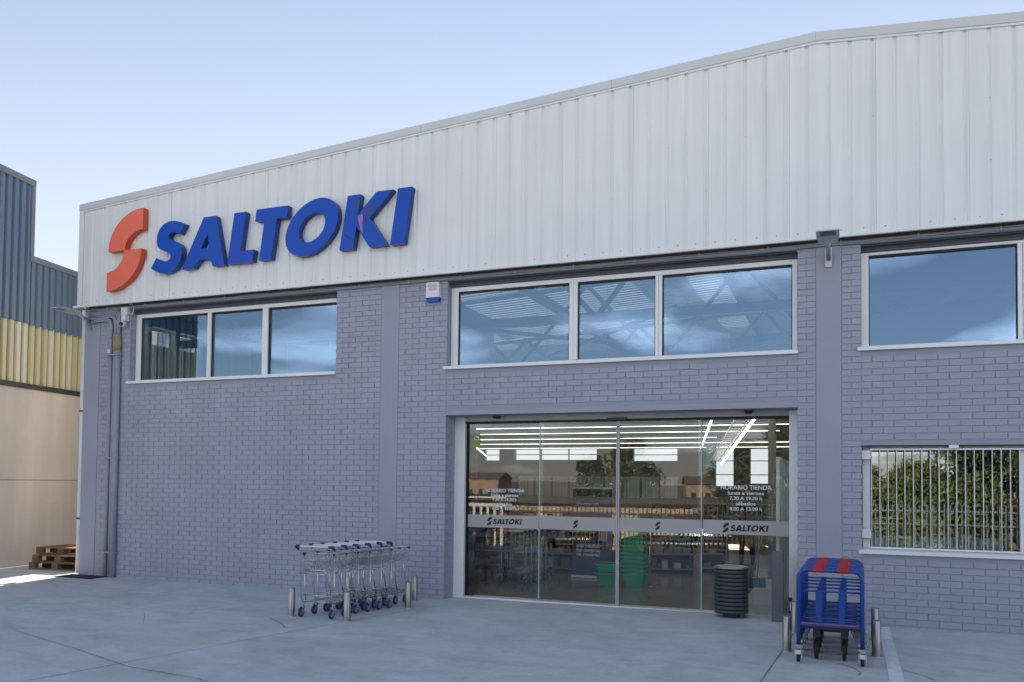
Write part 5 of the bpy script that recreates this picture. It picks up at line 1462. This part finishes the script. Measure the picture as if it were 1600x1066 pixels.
# ------------------------------------------------------------------ people
def skin_mesh(points, edges, radii, sub=2):
    me = bpy.data.meshes.new('s'); me.from_pydata(points, edges, []); me.update()
    ob = bpy.data.objects.new('s', me); C.objects.link(ob)
    md = ob.modifiers.new('skin', 'SKIN'); md.use_smooth_shade = True; md.branch_smoothing = 0.4
    for v, r_ in zip(me.skin_vertices[0].data, radii): v.radius = (r_, r_) if not isinstance(r_, tuple) else r_
    me.skin_vertices[0].data[0].use_root = True
    s = ob.modifiers.new('sub', 'SUBSURF'); s.levels = sub; s.render_levels = sub
    dg = bpy.context.evaluated_depsgraph_get(); dg.update()
    out_ = bpy.data.meshes.new_from_object(ob.evaluated_get(dg))
    bpy.data.objects.remove(ob); bpy.data.meshes.remove(me)
    return out_
def person(loc_, rz, label, pose, group=None):
    """facing local -y"""
    t = thing('person', label, 'person', loc_, rz)
    J = pose
    names = ['pelvis', 'waist', 'chest', 'neck', 'hl', 'kl', 'al', 'tl', 'hr', 'kr', 'ar', 'tr', 'sl', 'el', 'wl', 'sr', 'er', 'wr']
    pts = [J[n] for n in names]; ix = {n: i for i, n in enumerate(names)}
    E_ = [('pelvis', 'waist'), ('waist', 'chest'), ('chest', 'neck'), ('pelvis', 'hl'), ('hl', 'kl'), ('kl', 'al'), ('al', 'tl'), ('pelvis', 'hr'), ('hr', 'kr'), ('kr', 'ar'), ('ar', 'tr'),
          ('chest', 'sl'), ('sl', 'el'), ('el', 'wl'), ('chest', 'sr'), ('sr', 'er'), ('er', 'wr')]
    rad = dict(pelvis=(.15, .12), waist=(.145, .11), chest=(.165, .12), neck=.06, hl=.095, kl=.065, al=.05, tl=.04, hr=.095, kr=.065, ar=.05, tr=.04, sl=.07, el=.05, wl=.035, sr=.07, er=.05, wr=.035)
    me = skin_mesh(pts, [(ix[a], ix[b_]) for a, b_ in E_], [rad[n] for n in names])
    me.name = 'body'
    for mm_ in ('cloth_navy', 'cloth_black', 'black_rubber'): me.materials.append(MAT[mm_])
    for p in me.polygons:
        p.use_smooth = True
        p.material_index = 2 if p.center.z < 0.09 else (1 if p.center.z < J['pelvis'][2] - 0.02 and abs(p.center.x) < 0.26 else 0)
    o = bpy.data.objects.new('body', me); C.objects.link(o); o.parent = t
    hx, hy, hz = J['head']
    m = MB(); n = 16
    prof = [(0.0, -0.125), (0.045, -0.12), (0.062, -0.095), (0.072, -0.05), (0.078, 0.0), (0.078, 0.05), (0.066, 0.095), (0.04, 0.12), (0.0, 0.128)]
    m.lathe(prof, 0, 0, n)
    m.v = [(x * 0.98 + hx, y * 1.2 + hy - (0.012 if z < -0.03 else 0), z + hz) for x, y, z in m.v]
    m.tube([(hx, hy + 0.01, hz - 0.19), (hx, hy + 0.005, hz - 0.08)], [0.055, 0.052], 12)
    m.tube([(hx, hy - 0.088, hz + 0.012), (hx, hy - 0.11, hz - 0.03)], [0.008, 0.015], 8)     # nose
    for s in (-1, 1): m.lathe([(0, -0.03), (0.018, -0.02), (0.02, 0.015), (0, 0.03)], hx + s * 0.08, hy + 0.01, 8)
    for i in range(len(m.v) - 64, len(m.v)): m.v[i] = (m.v[i][0], m.v[i][1], m.v[i][2] + hz)
    hd = m.obj('head', 'skin', t)
    m = MB()
    for s in (-1, 1): m.box(hx + s * 0.032 - 0.012, hx + s * 0.032 + 0.012, hy - 0.0925, hy - 0.085, hz + 0.005, hz + 0.017)
    m.box(hx - 0.022, hx + 0.022, hy - 0.088, hy - 0.08, hz - 0.066, hz - 0.058)
    m.obj('face_features', 'hair', hd)
    m = MB(); m.lathe([(0.083, -0.02), (0.086, 0.04), (0.075, 0.10), (0.045, 0.132), (0, 0.14)], 0, 0, 16)
    m.v = [(x * 1.0 + hx, y * 1.18 + hy + 0.016, z + hz) for x, y, z in m.v]; m.obj('hair', 'hair', hd)
    for sd_, (w0, e0) in (('l', ('wl', 'el')), ('r', ('wr', 'er'))):
        wv = Vector(J[w0]); d = (wv - Vector(J[e0])).normalized()
        side_ = d.cross(Vector((0, 1, 0.2))).normalized(); nrm = side_.cross(d).normalized()
        pp = [wv - d * 0.03, wv + d * 0.035, wv + d * 0.085]; ed = [(0, 1), (1, 2)]; ra = [(.026, .022), (.034, .018), (.036, .016)]
        for q, (off, ln) in enumerate(((-.030, .062), (-.010, .072), (.010, .068), (.028, .052))):
            b0 = len(pp); base_ = wv + d * 0.09 + side_ * off
            pp += [base_, base_ + d * ln * .5 + nrm * .010, base_ + d * ln * .8 + nrm * .030]; ed += [(2, b0), (b0, b0 + 1), (b0 + 1, b0 + 2)]; ra += [.010, .0088, .0075]
        b0 = len(pp); tb = wv + d * 0.03 - side_ * .034
        pp += [tb, tb + d * .03 - side_ * .02 + nrm * .01, tb + d * .06 - side_ * .02 + nrm * .022]; ed += [(1, b0), (b0, b0 + 1), (b0 + 1, b0 + 2)]; ra += [.013, .011, .009]
        hm = skin_mesh([tuple(p) for p in pp], ed, ra, 1); hm.name = 'hand'; hm.materials.append(MAT['skin'])
        for p in hm.polygons: p.use_smooth = True
        ho = bpy.data.objects.new('hand', hm); C.objects.link(ho); ho.parent = t
    return t
stand = dict(pelvis=(0, 0, .93), waist=(0, .0, 1.08), chest=(0, .01, 1.30), neck=(0, .0, 1.47), head=(0, -.03, 1.625),
             hl=(-.10, 0, .87), kl=(-.14, -.02, .48), al=(-.17, .02, .085), tl=(-.19, -.16, .045), hr=(.10, 0, .87), kr=(.17, -.04, .48), ar=(.24, .0, .085), tr=(.27, -.17, .045),
             sl=(-.19, .01, 1.40), el=(-.30, -.06, 1.16), wl=(-.10, -.27, 1.20), sr=(.19, .01, 1.40), er=(.29, -.08, 1.17), wr=(.08, -.29, 1.24))
gp_ = (-9.0, -13.6)
person((gp_[0], gp_[1], gz(*gp_)), PI - 0.5, 'person in dark clothes standing in the yard, mirrored in the second door pane', stand)
st2 = dict(stand); st2.update(kl=(-.11, -.02, .48), al=(-.12, .02, .085), tl=(-.13, -.16, .045), kr=(.11, -.02, .48), ar=(.13, .02, .085), tr=(.14, -.16, .045), wl=(-.16, -.30, 1.02), wr=(.14, -.30, 1.02))
person((-1.98, 7.4, TH), 0.3, 'person in black clothes standing inside on the bright aisle behind the litter bin', st2)

# ------------------------------------------------------------------ across the street (seen mirrored in the glass)
fy = -15.25
fz = gz(-8, fy)
fn = thing('street_fence', 'grey metal railing of spiked pickets on a low concrete wall across the yard', 'fence', (-6, fy, fz))
MB().bbox(-9.5, 14.5, -0.1, 0.12, -0.2, 0.42, 0.01).obj('low_wall', 'kerb_concrete', fn)
for z in (0.62, 1.72, 2.12): MB().box(-9.5, 14.5, -0.02, 0.02, z, z + 0.05).obj('rail', 'fence_grey', fn)
pk = MB().box(-0.018, 0.018, -0.055, -0.021, 0.42, 2.34).mesh('picket', 'fence_grey')
for k in range(155):
    o = bpy.data.objects.new('picket', pk); C.objects.link(o); o.parent = fn; o.location = (-9.4 + 0.1545 * k, 0, 0)
gt = thing('sliding_gate', 'white slatted sliding gate standing open in front of the yard railing', 'gate', (-12.3, fy + 0.35, fz))
for k in range(9): MB().box(-1.2 + 0.27 * k, -1.1 + 0.27 * k, -0.03, 0.03, 0.08, 1.9).obj('slat', 'fence_white', gt)
MB().box(-1.3, 1.2, -0.04, 0.04, 1.901, 2.02).obj('rail', 'fence_white', gt); MB().box(-1.3, 1.2, -0.04, 0.04, 2.2, 2.26).obj('rail', 'fence_white', gt); MB().box(-1.3, 1.2, -0.04, 0.04, 0.02, 0.079).obj('rail', 'fence_white', gt)
MB().box(-0.55, -0.35, -0.06, 0.06, 0.0, 2.6).obj('gate_post', 'fence_white', gt)
lb = thing('row_garages', 'long low cream building with brown doors and a tiled roof beyond the railing', 'building', (-14, -44, gz(-14, -44)))
MB().box(-30, 12, -9, 0, -1, 3.8).obj('wall', 'house_cream', lb)
MB().box(-30.4, 12.4, -9.4, 0.5, 3.801, 4.2).obj('roof', 'roof_tile', lb)
for k in range(7): MB().box(-27 + k * 5.6, -23.4 + k * 5.6, 0.001, 0.05, -0.5, 3.2).obj('garage_door', 'door_brown', lb)
def car(loc_, rz, label, paint):
    t = thing('parked_car', label, 'car', loc_, rz, 'cars parked along the street')
    L, Wd = 4.25, 0.86
    st_ = [  # x, half width, z low, z belt
        (-2.12, 0.62, 0.38, 0.62), (-2.02, 0.80, 0.28, 0.78), (-1.5, 0.86, 0.24, 0.88), (-0.5, 0.88, 0.22, 0.92), (0.6, 0.88, 0.22, 0.94), (1.6, 0.86, 0.26, 0.97), (2.02, 0.80, 0.32, 0.95), (2.12, 0.66, 0.42, 0.80)]
    m = MB()
    for (x, w1, zl, zb) in st_:
        m.v += [(x, -w1 * .9, zl), (x, -w1, (zl + zb) / 2), (x, -w1 * .94, zb), (x, 0, zb + 0.03), (x, w1 * .94, zb), (x, w1, (zl + zb) / 2), (x, w1 * .9, zl)]
    for i in range(len(st_) - 1):
        for k in range(7): a = i * 7 + k; b_ = i * 7 + (k + 1) % 7; m.f.append((a, b_, b_ + 7, a + 7)); m.mi.append(0); m.smooth.append(True)
    m.f.append(tuple(range(6, -1, -1))); m.f.append(tuple(49 + k for k in range(7))); m.mi += [0, 0]; m.smooth += [False, False]
    m.obj('body', paint, t)
    m = MB(); cs = [(-1.15, 0.78, 0.93, 0.93), (-0.35, 0.66, 0.94, 1.38), (0.5, 0.66, 0.95, 1.44), (1.35, 0.66, 0.96, 1.38), (1.95, 0.74, 0.96, 0.98)]
    for (x, w1, zl, zt) in cs: m.v += [(x, -0.80, zl), (x, -w1, zt - 0.02), (x, -w1 * .8, zt), (x, w1 * .8, zt), (x, w1, zt - 0.02), (x, 0.80, zl)]
    for i in range(len(cs) - 1):
        for k in range(5): a = i * 6 + k; m.f.append((a, a + 1, a + 7, a + 6)); m.mi.append(1 if (k in (0, 4) or i in (0, 3)) else 0); m.smooth.append(False)
    m.obj('cabin', [paint, 'window_dark'], t)
    for x in (-1.32, 1.30):
        for s in (-1, 1):
            w_ = MB(); n0 = 0; w_.lathe([(0.0, -0.1), (0.29, -0.1), (0.315, -0.07), (0.315, 0.07), (0.29, 0.1), (0.0, 0.1)], 0, 0, 20, 0, True, 'X')
            w_.v = [(b_ + x, a + s * 0.78, c + 0.315) for a, b_, c in w_.v]; w_.lathe
            wo = w_.obj('wheel', 'black_rubber', t)
    for s in (-1, 1):
        MB().box(-2.10, -2.0, s * 0.62 - 0.14, s * 0.62 + 0.14, 0.60, 0.72).obj('headlight', 'box_white', t)
        MB().box(2.02, 2.11, s * 0.66 - 0.10, s * 0.66 + 0.10, 0.70, 0.86).obj('tail_light', 'box_red', t)
    return t
principled('car_navy', (0.012, 0.016, 0.032), 0.3, coat=0.5)
principled('car_black', (0.01, 0.01, 0.012), 0.3, coat=0.5)
for (x, lab, pt) in ((-15.2, 'dark navy car parked beyond the railing, furthest left', 'car_navy'), (-10.2, 'black car parked beyond the railing behind the person', 'car_black'), (-5.4, 'dark navy car parked beyond the middle of the railing', 'car_navy'), (-0.5, 'black car parked beyond the railing near the pines', 'car_black')):
    car((x, -17.6, gz(x, -17.6)), R.uniform(-.04, .04), lab, pt)
car((-1.0, -13.2, gz(-1.0, -13.2)), 0.08, 'dark car parked in the yard before the railing, mirrored in the right fixed pane', 'car_navy')
def house(x, y, w_, d_, h, label, mat='house_cream', tower=False):
    z = gz(x, y) - 1 + (0 if y > -100 else 3)
    t = thing('church' if tower else 'house', label, 'church' if tower else 'house', (x, y, z), R.uniform(-.3, .3))
    wl_ = MB().box(-w_ / 2, w_ / 2, -d_ / 2, d_ / 2, -6, h).obj('wall', mat, t)
    m = MB()
    m.quad((-w_ / 2 - .4, d_ / 2 + .4, h), (w_ / 2 + .4, d_ / 2 + .4, h), (w_ / 2 + .4, 0, h + d_ * .28), (-w_ / 2 - .4, 0, h + d_ * .28))
    m.quad((-w_ / 2 - .4, 0, h + d_ * .28), (w_ / 2 + .4, 0, h + d_ * .28), (w_ / 2 + .4, -d_ / 2 - .4, h), (-w_ / 2 - .4, -d_ / 2 - .4, h))
    m.quad((w_ / 2, d_ / 2, h), (w_ / 2, -d_ / 2, h), (w_ / 2, 0, h + d_ * .27)); m.quad((-w_ / 2, -d_ / 2, h), (-w_ / 2, d_ / 2, h), (-w_ / 2, 0, h + d_ * .27))
    m.obj('roof', 'roof_tile', t)
    for i in range(int(w_ / 3)):
        for j in range(max(1, int(h / 3))): MB().box(-w_ / 2 + 1 + 3 * i, -w_ / 2 + 2.1 + 3 * i, d_ / 2 + .001, d_ / 2 + .05, .8 + 3 * j, 2.3 + 3 * j).obj('window', 'window_dark', t)
    if tower:
        MB().box(w_ / 2 - 2.6, w_ / 2, -d_ / 2 - .1, -d_ / 2 + 2.6, 0.01, h * 2.1).obj('tower', mat, t)
        m = MB(); m.lathe([(1.3, h * 2.1), (1.2, h * 2.35), (0.1, h * 2.6)], w_ / 2 - 1.3, -d_ / 2 + 1.3, 8); m.obj('spire', 'roof_tile', t)
    return t
house(-26, -170, 12, 6, 4.2, 'ochre church with a square tower on the hill across the street', 'house_ochre', True)
house(16, -190, 8, 6, 4.5, 'cream house with a tiled roof high on the far hill, first from the church')
house(30, -195, 7, 6, 4.5, 'ochre house with a tiled roof on the far hill right of the cream one', 'house_ochre')
house(44, -200, 9, 6, 5, 'cream house furthest from the church on the far hill')
house(-52, -180, 9, 6, 4.5, 'cream house left of the church on the far hill')
house(-85, -185, 10, 6, 5, 'ochre house furthest left on the far hill', 'house_ochre')
hl_ = MB(); n = 40
for j in range(9):
    for i in range(n + 1):
        x = -420 + 840 * i / n; y = -120 - 40 * j
        hl_.v.append((x, y, -5 + 6 * math.sin(min(1, j / 4) * PI / 2) + 1.2 * math.sin(x * .02 + j) + 0.7 * math.sin(x * .05) - (2 if j == 0 else 0)))
for j in range(8):
    for i in range(n): a = j * (n + 1) + i; hl_.f.append((a, a + 1, a + n + 2, a + n + 1)); hl_.mi.append(0); hl_.smooth.append(True)
principled('hill_scrub', (0.13, 0.12, 0.07), 0.95, noise=(0.05, 0.3))
structure(hl_.obj('hills', 'hill_scrub'))

def tree(name, label, x, y, h, cr, pine, nleaf, seed, trunk_h=None):
    rr = random.Random(seed); z = gz(x, y) - 0.1
    t = thing(name, label, 'tree', (x, y, z), 0, 'trees across the street')
    m = MB(); th = trunk_h or h * 0.3
    top = Vector((rr.uniform(-.2, .2), rr.uniform(-.2, .2), h * .9))
    m.tube([(0, 0, 0), (rr.uniform(-.06, .06), 0, th), tuple(top)], [h * .028, h * .021, h * .004], 8)
    clumps = []
    for k in range(44):
        f_ = rr.random() ** 0.8; zc = th * .45 + (h - th * .45) * f_
        rad = cr * ((1 - f_) ** .55 * 1.05 if pine else math.sin(PI * (0.18 + 0.80 * f_)) ** .7) + .15
        a = rr.uniform(0, 2 * PI); q = rad * rr.uniform(.35, 1.0)
        p = Vector((q * c_(a), q * s_(a), zc)); clumps.append((p, cr * rr.uniform(.22, .42)))
        m.tube([(0, 0, max(th * .6, zc - q * .5)), tuple(p)], [h * .008, h * .003], 5)
    m.obj('trunk', 'bark', t)
    lf = MB()
    for k in range(nleaf):
        p, r_ = clumps[rr.randrange(len(clumps))]
        d = Vector((rr.gauss(0, 1), rr.gauss(0, 1), rr.gauss(0, .75))).normalized() * r_ * rr.random() ** .45
        c0 = p + d; s = rr.uniform(.09, .20)
        u = Vector((rr.gauss(0, 1), rr.gauss(0, 1), rr.gauss(0, 1))).normalized(); w_ = u.cross(Vector((rr.gauss(0, 1), rr.gauss(0, 1), rr.gauss(0, 1)))).normalized()
        if pine: lf.quad(c0 - w_ * s * .28, c0 + u * s * 2.2, c0 + w_ * s * .28)
        else: lf.quad(c0 - w_ * s, c0 + u * s * 1.2, c0 + w_ * s, c0 - u * s * .7)
    lf.obj('crown', 'leaf_pine' if pine else 'leaf_broad', t)
tree('pine_tree', 'bushy pine right of the railing, mirrored at the left of the barred window', 0.6, -19.8, 3.3, 1.5, True, 12000, 1, 0.5)
tree('pine_tree', 'tallest pine across the street, mirrored in the middle of the barred window', 5.3, -19.0, 6.2, 2.9, True, 22000, 2, 0.5)
tree('pine_tree', 'wide pine mirrored at the right of the barred window', 8.2, -18.8, 6.2, 3.3, True, 22000, 3, 0.7)
tree('pine_tree', 'dark pine furthest right across the street', 12.4, -19.4, 6.3, 3.2, True, 12000, 4, 0.8)
tree('pine_tree', 'pine beside the church view, mirrored in the right fixed door pane', -1.6, -21.5, 5.6, 2.1, True, 8000, 5, 0.6)
tree('pine_tree', 'small round pine left of the others by the railing', -4.0, -24.0, 4.6, 1.9, True, 6000, 6, 0.6)
tree('pine_tree', 'pine in the second row between the two tallest pines', 6.3, -23.0, 6.4, 3.2, True, 14000, 11, 0.5)
tree('pine_tree', 'pine in the second row behind the bushy pine', 2.6, -23.4, 3.6, 2.2, True, 14000, 12, 0.5)
tree('pine_tree', 'pine in the second row behind the wide and the dark pine', 10.4, -23.2, 6.4, 3.2, True, 12000, 13, 0.5)
tree('leafy_tree', 'yellowish poplar mirrored above the opening hours on the left pane', -27, -40, 9.5, 2.2, False, 6000, 7, 2.0)
tree('leafy_tree', 'round leafy tree mirrored behind the railing in the third pane', -15.5, -52, 9.0, 2.6, False, 5000, 8, 2.0)
tree('leafy_tree', 'second round leafy tree behind the railing, a little lower', -19.5, -54, 8.0, 2.0, False, 4000, 9, 2.0)
